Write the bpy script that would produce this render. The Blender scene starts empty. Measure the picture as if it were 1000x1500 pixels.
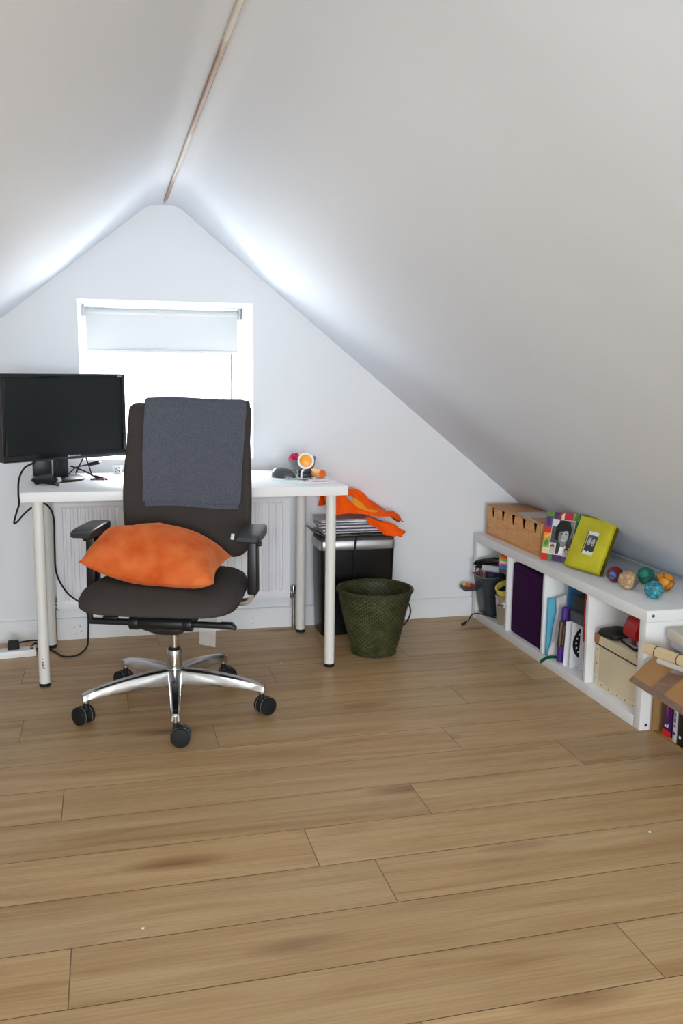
import bpy, bmesh, math, random
from mathutils import Vector, Matrix, Euler, noise

random.seed(7)
PI = math.pi
scene = bpy.context.scene
COL = scene.collection

# ------------------------------------------------------------------ helpers
def srgb(r, g, b):
    def f(c):
        c /= 255.0
        return c / 12.92 if c <= 0.04045 else ((c + 0.055) / 1.055) ** 2.4
    return (f(r), f(g), f(b), 1.0)

def rotm(rot):
    return Euler(rot, 'XYZ').to_matrix()

def add_box(bm, c, s, rot=(0, 0, 0), bev=0.0, seg=2, mi=0, taper=None):
    """box centred at c with full sizes s; taper=(fx,fy) scales the top face"""
    M = rotm(rot); c = Vector(c)
    vs = []
    for dz in (-1, 1):
        for dx, dy in ((-1, -1), (1, -1), (1, 1), (-1, 1)):
            fx, fy = (taper if (taper and dz > 0) else (1, 1))
            vs.append(bm.verts.new(c + M @ Vector((dx * s[0] / 2 * fx, dy * s[1] / 2 * fy, dz * s[2] / 2))))
    fs = [bm.faces.new([vs[i] for i in q]) for q in
          ((3, 2, 1, 0), (4, 5, 6, 7), (0, 1, 5, 4), (1, 2, 6, 5), (2, 3, 7, 6), (3, 0, 4, 7))]
    for f in fs: f.material_index = mi
    if bev > 0:
        es = list({e for f in fs for e in f.edges})
        r = bmesh.ops.bevel(bm, geom=es, offset=bev, segments=seg, profile=0.5, affect='EDGES')
        for f in r['faces']: f.material_index = mi
    return fs

def frame_for(d):
    d = d.normalized()
    a = Vector((0, 0, 1)) if abs(d.z) < 0.95 else Vector((1, 0, 0))
    x = d.cross(a).normalized(); y = x.cross(d).normalized()
    return x, y

def add_loft(bm, rings, closed=True, cap0=True, cap1=True, mi=0):
    R = [[bm.verts.new(Vector(p)) for p in ring] for ring in rings]
    n = len(R[0])
    for a, b in zip(R, R[1:]):
        for i in range(n if closed else n - 1):
            j = (i + 1) % n
            f = bm.faces.new((a[i], a[j], b[j], b[i])); f.material_index = mi
    if cap0 and closed:
        f = bm.faces.new(list(reversed(R[0]))); f.material_index = mi
    if cap1 and closed:
        f = bm.faces.new(R[-1]); f.material_index = mi
    return R

def add_cyl(bm, p0, p1, r0, r1=None, n=24, mi=0, bev=0.0):
    p0, p1 = Vector(p0), Vector(p1)
    if r1 is None: r1 = r0
    x, y = frame_for(p1 - p0)
    d = (p1 - p0).normalized()
    def ring(p, r): return [p + (x * math.cos(2 * PI * k / n) + y * math.sin(2 * PI * k / n)) * r for k in range(n)]
    if bev > 0:
        rings = [ring(p0, r0 - bev), ring(p0 + d * bev * .3, r0 - bev * .3), ring(p0 + d * bev, r0),
                 ring(p1 - d * bev, r1), ring(p1 - d * bev * .3, r1 - bev * .3), ring(p1, r1 - bev)]
    else:
        rings = [ring(p0, r0), ring(p1, r1)]
    add_loft(bm, rings, mi=mi)

def spline(pts, k=8, closed=False):
    P = [Vector(p) for p in pts]
    out = []; n = len(P)
    for i in range(n if closed else n - 1):
        p1, p2 = P[i], P[(i + 1) % n]
        p0 = P[(i - 1) % n] if (closed or i > 0) else p1 + (p1 - p2)
        p3 = P[(i + 2) % n] if (closed or i < n - 2) else p2 + (p2 - p1)
        for s in range(k):
            t = s / k
            out.append(0.5 * ((2 * p1) + (p2 - p0) * t + (2 * p0 - 5 * p1 + 4 * p2 - p3) * t * t + (3 * p1 - p0 - 3 * p2 + p3) * t ** 3))
    if not closed: out.append(P[-1])
    return out

def add_tube(bm, pts, r, n=8, k=8, smooth=True, mi=0, closed=False):
    P = spline(pts, k, closed) if smooth else [Vector(p) for p in pts]
    m = len(P); rings = []
    d = (P[1] - P[0]); x, y = frame_for(d)
    for i, p in enumerate(P):
        if closed: t = P[(i + 1) % m] - P[i - 1]
        else: t = P[min(i + 1, m - 1)] - P[max(i - 1, 0)]
        if t.length < 1e-9: t = d
        t.normalize()
        x = (x - t * x.dot(t)).normalized(); y = t.cross(x)
        rr = r(i / max(1, m - 1)) if callable(r) else r
        rings.append([p + (x * math.cos(2 * PI * q / n) + y * math.sin(2 * PI * q / n)) * rr for q in range(n)])
    if closed:
        rings.append(rings[0])
        add_loft(bm, rings, cap0=False, cap1=False, mi=mi)
        bmesh.ops.remove_doubles(bm, verts=bm.verts, dist=1e-6)
    else:
        add_loft(bm, rings, mi=mi)

def add_lathe(bm, prof, n=40, c=(0, 0, 0), mi=0, cap0=False, cap1=False):
    c = Vector(c)
    rings = [[c + Vector((r * math.cos(2 * PI * k / n), r * math.sin(2 * PI * k / n), z)) for k in range(n)] for r, z in prof]
    add_loft(bm, rings, cap0=cap0, cap1=cap1, mi=mi)

def add_sphere(bm, c, r, n=20, mi=0, sc=(1, 1, 1), fn=None):
    rings = []
    c = Vector(c)
    for i in range(1, n // 2):
        a = PI * i / (n // 2)
        rings.append([(math.sin(a) * math.cos(2 * PI * k / n), math.sin(a) * math.sin(2 * PI * k / n), -math.cos(a)) for k in range(n)])
    def P(v):
        v = Vector(v); s = fn(v) if fn else 1.0
        return c + Vector((v.x * sc[0], v.y * sc[1], v.z * sc[2])) * r * s
    R = [[bm.verts.new(P(v)) for v in ring] for ring in rings]
    lo, hi = bm.verts.new(P((0, 0, -1))), bm.verts.new(P((0, 0, 1)))
    for a, b in zip(R, R[1:]):
        for i in range(n):
            j = (i + 1) % n
            f = bm.faces.new((a[i], a[j], b[j], b[i])); f.material_index = mi
    for i in range(n):
        j = (i + 1) % n
        f = bm.faces.new((lo, R[0][j], R[0][i])); f.material_index = mi
        f = bm.faces.new((hi, R[-1][i], R[-1][j])); f.material_index = mi

def add_prism(bm, poly, to3, depth, mi=0):
    """poly: 2D points; to3(x, y, d) -> 3D; extruded from d=0 to d=depth"""
    a = [bm.verts.new(to3(x, y, 0)) for x, y in poly]
    b = [bm.verts.new(to3(x, y, depth)) for x, y in poly]
    n = len(poly)
    fs = [bm.faces.new(a), bm.faces.new(list(reversed(b)))]
    for i in range(n):
        j = (i + 1) % n
        fs.append(bm.faces.new((a[j], a[i], b[i], b[j])))
    for f in fs: f.material_index = mi

def rrect(w, h, r, n=6, cx=0, cy=0):
    pts = []
    for sx, sy, a0 in ((1, 1, 0), (-1, 1, 90), (-1, -1, 180), (1, -1, 270)):
        for k in range(n + 1):
            a = math.radians(a0 + 90 * k / n)
            pts.append((cx + sx * (w / 2 - r) + r * math.cos(a), cy + sy * (h / 2 - r) + r * math.sin(a)))
    return pts

def add_grid(bm, fn, nu, nv, mi=0):
    V = [[bm.verts.new(fn(i / nu, j / nv)) for j in range(nv + 1)] for i in range(nu + 1)]
    for i in range(nu):
        for j in range(nv):
            f = bm.faces.new((V[i][j], V[i + 1][j], V[i + 1][j + 1], V[i][j + 1])); f.material_index = mi
    return V

def B(): return bmesh.new()

def obj(name, bm, mats, parent=None, smooth=40, loc=None, rotz=0, recalc=True):
    if recalc: bmesh.ops.recalc_face_normals(bm, faces=bm.faces)
    me = bpy.data.meshes.new(name); bm.to_mesh(me); bm.free()
    for m in (mats if isinstance(mats, (list, tuple)) else [mats]): me.materials.append(m)
    if smooth:
        for p in me.polygons: p.use_smooth = True
        me.set_sharp_from_angle(angle=math.radians(smooth))
    o = bpy.data.objects.new(name, me); COL.objects.link(o)
    if parent is not None:
        o.parent = parent
    if loc is not None: o.location = loc
    elif parent is None:
        # put the origin at the foot of the mesh
        xs = [v.co for v in me.vertices]
        lo = Vector((min(v.x for v in xs), min(v.y for v in xs), min(v.z for v in xs)))
        hi = Vector((max(v.x for v in xs), max(v.y for v in xs), max(v.z for v in xs)))
        c = Vector(((lo.x + hi.x) / 2, (lo.y + hi.y) / 2, lo.z))
        me.transform(Matrix.Translation(-c)); o.location = c
    if rotz: o.rotation_euler = (0, 0, rotz)
    return o

def tag(o, label, cat, group=None):
    o['label'] = label; o['category'] = cat
    if group: o['group'] = group
    return o

def thing(name, label, cat, loc=(0, 0, 0), rotz=0, group=None):
    o = bpy.data.objects.new(name, None); COL.objects.link(o)
    o.empty_display_size = 0.05
    o.location = loc; o.rotation_euler = (0, 0, rotz)
    return tag(o, label, cat, group)

def struct(name, bm, mats, smooth=40, parent=None):
    me_o = obj(name, bm, mats, parent=parent, smooth=smooth, loc=(0, 0, 0), recalc=True)
    me_o['kind'] = 'structure'
    return me_o

# ------------------------------------------------------------------ materials
def mat(name, color, rough=0.5, metal=0.0, spec=0.5, trans=0.0, alpha=1.0, emit=None, sheen=0.0, coat=0.0,
        var=0.0, vscale=8.0, bump=0.0, bscale=60.0, col2=None, ior=1.45, stretch=None, detail=4.0, bdist=0.01):
    m = bpy.data.materials.new(name); m.use_nodes = True
    nt = m.node_tree; N = nt.nodes; L = nt.links
    b = N['Principled BSDF']
    b.inputs['Base Color'].default_value = color
    b.inputs['Roughness'].default_value = rough
    b.inputs['Metallic'].default_value = metal
    b.inputs['Specular IOR Level'].default_value = spec
    b.inputs['Transmission Weight'].default_value = trans
    b.inputs['Alpha'].default_value = alpha
    b.inputs['IOR'].default_value = ior
    b.inputs['Coat Weight'].default_value = coat
    if sheen:
        b.inputs['Sheen Weight'].default_value = sheen
        b.inputs['Sheen Roughness'].default_value = 0.4
        b.inputs['Sheen Tint'].default_value = tuple(min(1, c * 1.6 + .1) for c in color[:3]) + (1,)
    if emit:
        b.inputs['Emission Color'].default_value = emit[0]; b.inputs['Emission Strength'].default_value = emit[1]
    if var or bump or col2:
        tc = N.new('ShaderNodeTexCoord'); mp = N.new('ShaderNodeMapping')
        L.new(tc.outputs['Object'], mp.inputs['Vector'])
        if stretch: mp.inputs['Scale'].default_value = stretch
        src = mp.outputs['Vector']
    if var or col2:
        nz = N.new('ShaderNodeTexNoise'); nz.inputs['Scale'].default_value = vscale; nz.inputs['Detail'].default_value = detail
        L.new(src, nz.inputs['Vector'])
        cr = N.new('ShaderNodeValToRGB')
        e = cr.color_ramp.elements
        e[0].position = 0.3; e[1].position = 0.7
        if col2: e[0].color = col2; e[1].color = color
        else:
            e[0].color = tuple(c * (1 - var) for c in color[:3]) + (1,)
            e[1].color = tuple(min(1, c * (1 + var)) for c in color[:3]) + (1,)
        L.new(nz.outputs['Fac'], cr.inputs['Fac']); L.new(cr.outputs['Color'], b.inputs['Base Color'])
    if bump:
        n2 = N.new('ShaderNodeTexNoise'); n2.inputs['Scale'].default_value = bscale; n2.inputs['Detail'].default_value = 3
        L.new(src, n2.inputs['Vector'])
        bp = N.new('ShaderNodeBump'); bp.inputs['Strength'].default_value = bump; bp.inputs['Distance'].default_value = bdist
        L.new(n2.outputs['Fac'], bp.inputs['Height']); L.new(bp.outputs['Normal'], b.inputs['Normal'])
    return m

def mat_floor():
    m = bpy.data.materials.new('oak_laminate'); m.use_nodes = True
    nt = m.node_tree; N = nt.nodes; L = nt.links
    b = N['Principled BSDF']
    tc = N.new('ShaderNodeTexCoord'); at = N.new('ShaderNodeAttribute'); at.attribute_name = 'rnd'; at.attribute_type = 'GEOMETRY'
    def math_(op, a, b_=None, v=None):
        n = N.new('ShaderNodeMath'); n.operation = op
        if hasattr(a, 'is_linked'): L.new(a, n.inputs[0])
        else: n.inputs[0].default_value = a
        if b_ is not None:
            if hasattr(b_, 'is_linked'): L.new(b_, n.inputs[1])
            else: n.inputs[1].default_value = b_
        return n.outputs[0]
    sx = N.new('ShaderNodeSeparateXYZ'); L.new(tc.outputs['Object'], sx.inputs[0])
    ox = math_('MULTIPLY_ADD', at.outputs['Fac'], 37.0); ox.node.inputs[2].default_value = 0
    X = math_('ADD', sx.outputs['X'], ox)
    Y = math_('ADD', sx.outputs['Y'], math_('MULTIPLY', at.outputs['Fac'], 11.3))
    def vec(kx, ky):
        c = N.new('ShaderNodeCombineXYZ')
        L.new(math_('MULTIPLY', X, kx), c.inputs[0]); L.new(math_('MULTIPLY', Y, ky), c.inputs[1]); L.new(math_('MULTIPLY', at.outputs['Fac'], 50.0), c.inputs[2])
        return c.outputs[0]
    def noise_(v, scale, det=4, dist=0.0, rough=.5):
        n = N.new('ShaderNodeTexNoise'); n.inputs['Scale'].default_value = scale; n.inputs['Detail'].default_value = det
        n.inputs['Distortion'].default_value = dist; n.inputs['Roughness'].default_value = rough
        L.new(v, n.inputs['Vector']); return n.outputs['Fac']
    broad = noise_(vec(1.1, 11), 1.0, 4, 1.2)
    fine = noise_(vec(4.0, 170), 1.0, 3)
    mid = noise_(vec(2.2, 42), 1.0, 5, 0.8, .6)
    def ramp(f, pts):
        r = N.new('ShaderNodeValToRGB'); e = r.color_ramp.elements
        e[0].position, e[0].color = pts[0]; e[1].position, e[1].color = pts[-1]
        for p, c in pts[1:-1]:
            q = e.new(p); q.color = c
        L.new(f, r.inputs['Fac']); return r.outputs['Color']
    base = ramp(broad, [(0.2, srgb(166, 130, 88)), (0.42, srgb(187, 153, 109)), (0.62, srgb(196, 165, 122)), (0.85, srgb(203, 174, 134))])
    def mix(a, c, f, mode='MIX', fac=None):
        n = N.new('ShaderNodeMix'); n.data_type = 'RGBA'; n.blend_type = mode
        if fac is not None: n.inputs['Factor'].default_value = fac
        else: L.new(f, n.inputs['Factor'])
        L.new(a, n.inputs['A'])
        if isinstance(c, tuple): n.inputs['B'].default_value = c
        else: L.new(c, n.inputs['B'])
        return n.outputs['Result']
    g = ramp(mid, [(0.3, (.62, .55, .46, 1)), (0.55, (1, 1, 1, 1)), (0.8, (1.0, 1.0, 1.0, 1))])
    c1 = mix(base, g, None, 'MULTIPLY', 0.42)
    g2 = ramp(fine, [(0.3, (.75, .70, .64, 1)), (0.6, (1, 1, 1, 1))])
    c2 = mix(c1, g2, None, 'MULTIPLY', 0.32)
    # cathedral grain
    wv = N.new('ShaderNodeTexWave'); wv.wave_type = 'RINGS'; wv.rings_direction = 'Z'; wv.inputs['Scale'].default_value = 3.2
    wv.inputs['Distortion'].default_value = 5.0; wv.inputs['Detail'].default_value = 3; wv.inputs['Detail Scale'].default_value = 1.2
    L.new(vec(0.9, 9.0), wv.inputs['Vector'])
    g3 = ramp(wv.outputs['Fac'], [(0.0, (.80, .74, .66, 1)), (0.35, (1, 1, 1, 1)), (1.0, (1, 1, 1, 1))])
    c3 = mix(c2, g3, None, 'MULTIPLY', 0.35)
    # knots
    vo = N.new('ShaderNodeTexVoronoi'); vo.inputs['Scale'].default_value = 1.0; vo.inputs['Randomness'].default_value = 1.0
    L.new(vec(1.25, 5.0), vo.inputs['Vector'])
    kn = ramp(vo.outputs['Distance'], [(0.0, (1, 1, 1, 1)), (0.06, (.75, .75, .75, 1)), (0.19, (0, 0, 0, 1))])
    kf = math_('MULTIPLY', kn, math_('MULTIPLY', noise_(vec(3, 30), 1.0, 2), 1.5)); kf.node.use_clamp = True
    c4 = mix(c3, srgb(120, 78, 42), kf)
    # per-plank tone
    tone = N.new('ShaderNodeHueSaturation')
    L.new(math_('ADD', math_('MULTIPLY', at.outputs['Fac'], 0.14), 0.93), tone.inputs['Value']); L.new(c4, tone.inputs['Color'])
    L.new(tone.outputs['Color'], b.inputs['Base Color'])
    b.inputs['Roughness'].default_value = 0.42; b.inputs['Specular IOR Level'].default_value = 0.35
    bp = N.new('ShaderNodeBump'); bp.inputs['Strength'].default_value = 0.12; bp.inputs['Distance'].default_value = 0.002
    L.new(mid, bp.inputs['Height']); L.new(bp.outputs['Normal'], b.inputs['Normal'])
    return m

M = {}
M['wall'] = mat('wall_paint', srgb(226, 228, 231), .75, spec=.25, bump=.12, bscale=5, bdist=.02, var=.012, vscale=2)
M['ceil'] = mat('ceiling_plaster', srgb(220, 226, 234), .7, spec=.3, bump=.22, bscale=3.2, bdist=.03, var=.012, vscale=2.2)
M['trim'] = mat('white_trim', srgb(228, 229, 232), .45, spec=.4)
M['floor'] = mat_floor()
M['gap'] = mat('plank_gap', srgb(132, 106, 80), .9)
M['desk'] = mat('desk_white', srgb(236, 236, 236), .38, spec=.4)
M['leg'] = mat('leg_white', srgb(226, 224, 219), .35, spec=.5)
M['black'] = mat('black_plastic', srgb(26, 26, 28), .42, spec=.5)
M['blackgloss'] = mat('black_gloss', srgb(20, 21, 24), .18, spec=.5, coat=.3)
M['screen'] = mat('screen_glass', srgb(20, 26, 28), .34, spec=.5)
M['rubber'] = mat('rubber', srgb(20, 20, 20), .7)
M['padblk'] = mat('armrest_pad', srgb(42, 44, 46), .36, spec=.6)
M['fabric'] = mat('seat_fabric', srgb(66, 61, 58), .95, spec=.1, sheen=.15, var=.1, vscale=220, bump=.25, bscale=900, bdist=.002)
M['alu'] = mat('polished_aluminium', srgb(200, 200, 200), .2, metal=1, bump=.02, bscale=40)
M['chrome'] = mat('chrome', srgb(205, 205, 205), .1, metal=1)
M['steel'] = mat('brushed_steel', srgb(205, 206, 208), .38, metal=1, stretch=(1, 1, 1))
M['cloth'] = mat('grey_wool', srgb(98, 101, 111), .98, spec=.05, sheen=.15, col2=srgb(72, 75, 84), vscale=300, detail=6, bump=.4, bscale=700, bdist=.002)
M['velvet'] = mat('orange_velvet', srgb(222, 120, 66), .85, spec=.08, sheen=.6, col2=srgb(196, 78, 26), vscale=11, detail=6, bump=.1, bscale=60, bdist=.004)
M['clear'] = mat('clear_plastic', srgb(225, 222, 218), .25, alpha=.45, spec=.5)
M['radiator'] = mat('radiator_enamel', srgb(230, 230, 236), .35, spec=.5)
M['blind'] = mat('blind_fabric', srgb(186, 188, 188), .9, spec=.1, trans=0.0)
M['upvc'] = mat('upvc_white', srgb(240, 241, 242), .35)
M['wicker'] = mat('green_wicker', srgb(72, 72, 44), .55, spec=.4, col2=srgb(46, 44, 26), vscale=14, bump=.2, bscale=300, bdist=.002)
def mat_weave():
    m = mat('wicker_weave', srgb(84, 84, 52), .5, spec=.4); nt = m.node_tree; N = nt.nodes; L = nt.links
    tc = N.new('ShaderNodeTexCoord'); sp_ = N.new('ShaderNodeSeparateXYZ'); L.new(tc.outputs['Object'], sp_.inputs[0])
    at = N.new('ShaderNodeMath'); at.operation = 'ARCTAN2'; L.new(sp_.outputs['Y'], at.inputs[0]); L.new(sp_.outputs['X'], at.inputs[1])
    cb_ = N.new('ShaderNodeCombineXYZ'); L.new(at.outputs[0], cb_.inputs[0]); L.new(sp_.outputs['Z'], cb_.inputs[1])
    mp = N.new('ShaderNodeMapping'); mp.inputs['Scale'].default_value = (42 / (2 * PI), 34 / .272, 1); L.new(cb_.outputs[0], mp.inputs['Vector'])
    br_ = N.new('ShaderNodeTexBrick'); br_.inputs['Scale'].default_value = 1; br_.inputs['Brick Width'].default_value = 1; br_.inputs['Row Height'].default_value = 1
    br_.inputs['Mortar Size'].default_value = .13; br_.inputs['Mortar Smooth'].default_value = .8
    br_.inputs['Color1'].default_value = srgb(84, 84, 52); br_.inputs['Color2'].default_value = srgb(68, 68, 40); br_.inputs['Mortar'].default_value = srgb(20, 20, 11)
    L.new(mp.outputs[0], br_.inputs['Vector'])
    nz = N.new('ShaderNodeTexNoise'); nz.inputs['Scale'].default_value = 16; L.new(tc.outputs['Object'], nz.inputs['Vector'])
    mx = N.new('ShaderNodeMix'); mx.data_type = 'RGBA'; mx.blend_type = 'OVERLAY'; mx.inputs['Factor'].default_value = .6
    L.new(br_.outputs['Color'], mx.inputs['A']); L.new(nz.outputs['Fac'], mx.inputs['B']); L.new(mx.outputs['Result'], N['Principled BSDF'].inputs['Base Color'])
    return m
M['weave'] = mat_weave()
M['binblack'] = mat('bin_black', srgb(14, 14, 15), .3, spec=.5)
M['darkgrey'] = mat('dark_grey_plastic', srgb(62, 61, 60), .5)
M['orange'] = mat('orange_cotton', srgb(255, 92, 18), .9, spec=.1, sheen=.1, bump=.2, bscale=80, bdist=.004)
M['paper'] = mat('paper_white', srgb(232, 232, 236), .8, spec=.2)
M['paper2'] = mat('paper_grey', srgb(218, 216, 226), .8, spec=.2, var=.15, vscale=25)
M['news'] = mat('newsprint', srgb(218, 218, 224), .85, col2=srgb(186, 186, 196), vscale=60)
M['plasticbag'] = mat('grey_bag', srgb(128, 127, 124), .35, spec=.5, var=.3, vscale=20)
M['shelf'] = mat('shelf_white', srgb(229, 229, 228), .42, spec=.4)
M['birch'] = mat('birch_ply', srgb(222, 166, 108), .5, spec=.35, col2=srgb(204, 142, 82), vscale=5, stretch=(2, 2, 26), bump=.04, bscale=30)
M['birchside'] = mat('birch_ply_top', srgb(205, 150, 98), .5, spec=.35, col2=srgb(192, 132, 78), vscale=5, stretch=(14, 2, 2))
M['dark'] = mat('hole_shade', srgb(46, 26, 12), .9)  # dark tone paints in the shade inside holes and gaps
M['purple'] = mat('purple_felt', srgb(54, 20, 62), .9, spec=.1, sheen=.1, var=.1, vscale=200, bump=.2, bscale=14, bdist=.006)
M['lime'] = mat('lime_metallic_lacquer', srgb(186, 178, 14), .3, metal=.55, col2=srgb(150, 136, 4), vscale=6)
M['limedark'] = mat('lime_edge', srgb(92, 88, 14), .35, metal=.4)
M['cream'] = mat('cream_board', srgb(226, 212, 180), .7, spec=.2)
M['tan'] = mat('tan_leather', srgb(176, 112, 64), .6)
M['rivet'] = mat('rivet', srgb(140, 128, 100), .35, metal=.9)
M['card'] = mat('cardboard', srgb(184, 140, 92), .85, spec=.15, var=.06, vscale=9)
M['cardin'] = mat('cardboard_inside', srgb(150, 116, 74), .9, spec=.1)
M['tape'] = mat('parcel_tape', srgb(138, 108, 88), .14, spec=.7, bump=.3, bscale=30, bdist=.006, coat=.6)
M['red'] = mat('red_plastic', srgb(176, 14, 20), .4)
M['bamboo'] = mat('bamboo', srgb(222, 200, 158), .55, var=.06, vscale=40)
def C(name, r, g, b, rough=.6, metal=0.0, **k):
    if name not in M: M[name] = mat(name, srgb(r, g, b), rough, metal=metal, **k)
    return M[name]

# ------------------------------------------------------------------ room shell
WY = 4.075           # far (gable) wall
YN = -4.2            # near end of the attic, behind the camera
XL, XR = -1.70, 2.147
SL = 0.80            # roof pitch
def ceil_profile():
    zk = 1.885
    pts = [(XL, zk - SL * (0.20 - XL)), (0.13, 1.829), (0.165, 1.857), (0.19, 1.875), (0.215, 1.884), (0.26, 1.886), (0.31, 1.886), (0.335, 1.876), (0.375, 1.846), (0.43, 1.800)]
    pts += [(XR, 1.549 - SL * (XR - .738))]
    out = []
    for a, b in zip(pts, pts[1:]):
        n = max(1, int((b[0] - a[0]) / .12))
        for i in range(n):
            t = i / n; out.append((a[0] + (b[0] - a[0]) * t, a[1] + (b[1] - a[1]) * t))
    out.append(pts[-1])
    return out
PROF = ceil_profile()

# floor: laminate planks in one mesh
bm = B()
lay = bm.faces.layers.float.new('rnd')
PW = .1882; PL = 1.56
offs = {-1: .48, -2: .62, 0: .84, 1: -.145, -3: -.10, -4: 1.065, 2: 1.085, 3: .325, 4: 1.26, 5: .05, 6: .615, 7: -.34, 8: .9, 9: .2}
y_base = 2.188
r = -35
while y_base + r * PW < WY:
    y0, y1 = y_base + r * PW, min(y_base + (r + 1) * PW, WY)
    o = offs.get(r, random.uniform(0, PL))
    k0 = int(math.floor((XL - o) / PL))
    k = k0
    while o + k * PL < XR + .02:
        x0, x1 = max(o + k * PL, XL - .02), min(o + (k + 1) * PL, XR + .02)
        g = .0011
        if x1 - x0 > .01:
            f = bm.faces.new([bm.verts.new(p) for p in ((x0 + g, y0 + g, 0), (x1 - g, y0 + g, 0), (x1 - g, y1 - g, 0), (x0 + g, y1 - g, 0))])
            f[lay] = random.random()
        k += 1
    r += 1
f = bm.faces.new([bm.verts.new(p) for p in ((XL - .02, YN, -.0012), (XR + .02, YN, -.0012), (XR + .02, WY, -.0012), (XL - .02, WY, -.0012))])
f.material_index = 1
struct('floor', bm, [M['floor'], M['gap']], smooth=0)

# sloped ceiling
bm = B()
NY = 40
rows = [[bm.verts.new((x, YN + (WY + .0 - YN) * j / NY, z)) for x, z in PROF] for j in range(NY + 1)]
for a, b in zip(rows, rows[1:]):
    for i in range(len(PROF) - 1):
        bm.faces.new((a[i], a[i + 1], b[i + 1], b[i]))
struct('ceiling', bm, M['ceil'], smooth=60)

def ceil_z(x):
    for a, b in zip(PROF, PROF[1:]):
        if a[0] <= x <= b[0]:
            return a[1] + (b[1] - a[1]) * (x - a[0]) / (b[0] - a[0])
    return PROF[0][1]

# far gable wall with the window opening and its deep reveals
WX0, WX1, WZ0, WZ1 = -.103, .647, .800, 1.486
RD = .40
bm = B()
xs = sorted(set([p[0] for p in PROF] + [WX0, WX1]))
def wall_quad(x0, x1, z00, z01, z10, z11, y=WY):
    bm.faces.new([bm.verts.new(p) for p in ((x0, y, z00), (x1, y, z10), (x1, y, z11), (x0, y, z01))])
for x0, x1 in zip(xs, xs[1:]):
    if x0 >= WX0 - 1e-6 and x1 <= WX1 + 1e-6:
        wall_quad(x0, x1, 0, WZ0, 0, WZ0); wall_quad(x0, x1, WZ1, ceil_z(x0), WZ1, ceil_z(x1))
    else:
        wall_quad(x0, x1, 0, ceil_z(x0), 0, ceil_z(x1))
y1 = WY + RD
for q in (((WX0, WY, WZ0), (WX0, y1, WZ0), (WX0, y1, WZ1), (WX0, WY, WZ1)), ((WX1, WY, WZ0), (WX1, WY, WZ1), (WX1, y1, WZ1), (WX1, y1, WZ0)),
          ((WX0, WY, WZ1), (WX0, y1, WZ1), (WX1, y1, WZ1), (WX1, WY, WZ1)), ((WX0, WY, WZ0), (WX1, WY, WZ0), (WX1, y1, WZ0), (WX0, y1, WZ0))):
    bm.faces.new([bm.verts.new(p) for p in q])
bmesh.ops.remove_doubles(bm, verts=bm.verts, dist=1e-5)
struct('wall_far', bm, M['wall'], smooth=0)

bm = B(); zz = PROF[-1][1]
bm.faces.new([bm.verts.new(p) for p in ((XR, YN, 0), (XR, WY, 0), (XR, WY, zz), (XR, YN, zz))])
struct('wall_right', bm, M['wall'], smooth=0)
bm = B(); zz = PROF[0][1]
bm.faces.new([bm.verts.new(p) for p in ((XL, YN, 0), (XL, WY, 0), (XL, WY, zz), (XL, YN, zz))])
struct('wall_left', bm, M['wall'], smooth=0)
bm = B()
bm.faces.new([bm.verts.new((x, YN, z)) for x, z in PROF] + [bm.verts.new((XR, YN, 0)), bm.verts.new((XL, YN, 0))])
struct('wall_near', bm, M['wall'], smooth=0)

# baseboard along the gable wall: two lengths butted at a joint
bm = B()
for a, b in ((XL, -.103), (-.1025, XR - .003)):
    add_prism(bm, [(0, 0), (.015, 0), (.015, .088), (.011, .094), (.004, .097), (0, .097)], lambda u, v, d, a=a, b=b: Vector((a + d, WY - u, v)), b - a)
for xx, zz in ((-.16, .055), (-.155, .025), (.64, .05), (.64, .025), (-.135, .06), (-.13, .035)):
    add_cyl(bm, (xx, WY - .0155, zz), (xx, WY - .0145, zz), .0035, n=10, mi=1)
struct('baseboard_far', bm, [M['trim'], C('filler', 170, 168, 165)], smooth=30)

# batten / pipe along the ridge
bm = B()
def batten(y0, y1):
    add_box(bm, (.262, (y0 + y1) / 2, 1.8795), (.0125, y1 - y0, .012), bev=.002, seg=1)
batten(YN + .02, 3.97)
mb = bpy.data.materials.new('worn_batten'); mb.use_nodes = True
nt = mb.node_tree; N = nt.nodes; L = nt.links
tc = N.new('ShaderNodeTexCoord'); mp = N.new('ShaderNodeMapping'); mp.inputs['Scale'].default_value = (20, 2.2, 20)
nz = N.new('ShaderNodeTexNoise'); nz.inputs['Scale'].default_value = 1.0; nz.inputs['Detail'].default_value = 5
cr = N.new('ShaderNodeValToRGB'); e = cr.color_ramp.elements
e[0].position = .42; e[0].color = srgb(158, 128, 108); e[1].position = .56; e[1].color = srgb(205, 200, 186)
q = e.new(.48); q.color = srgb(178, 150, 128)
L.new(tc.outputs['Object'], mp.inputs['Vector']); L.new(mp.outputs['Vector'], nz.inputs['Vector']); L.new(nz.outputs['Fac'], cr.inputs['Fac'])
L.new(cr.outputs['Color'], N['Principled BSDF'].inputs['Base Color']); N['Principled BSDF'].inputs['Roughness'].default_value = .6
struct('trim_1', bm, mb, smooth=30)

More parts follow.
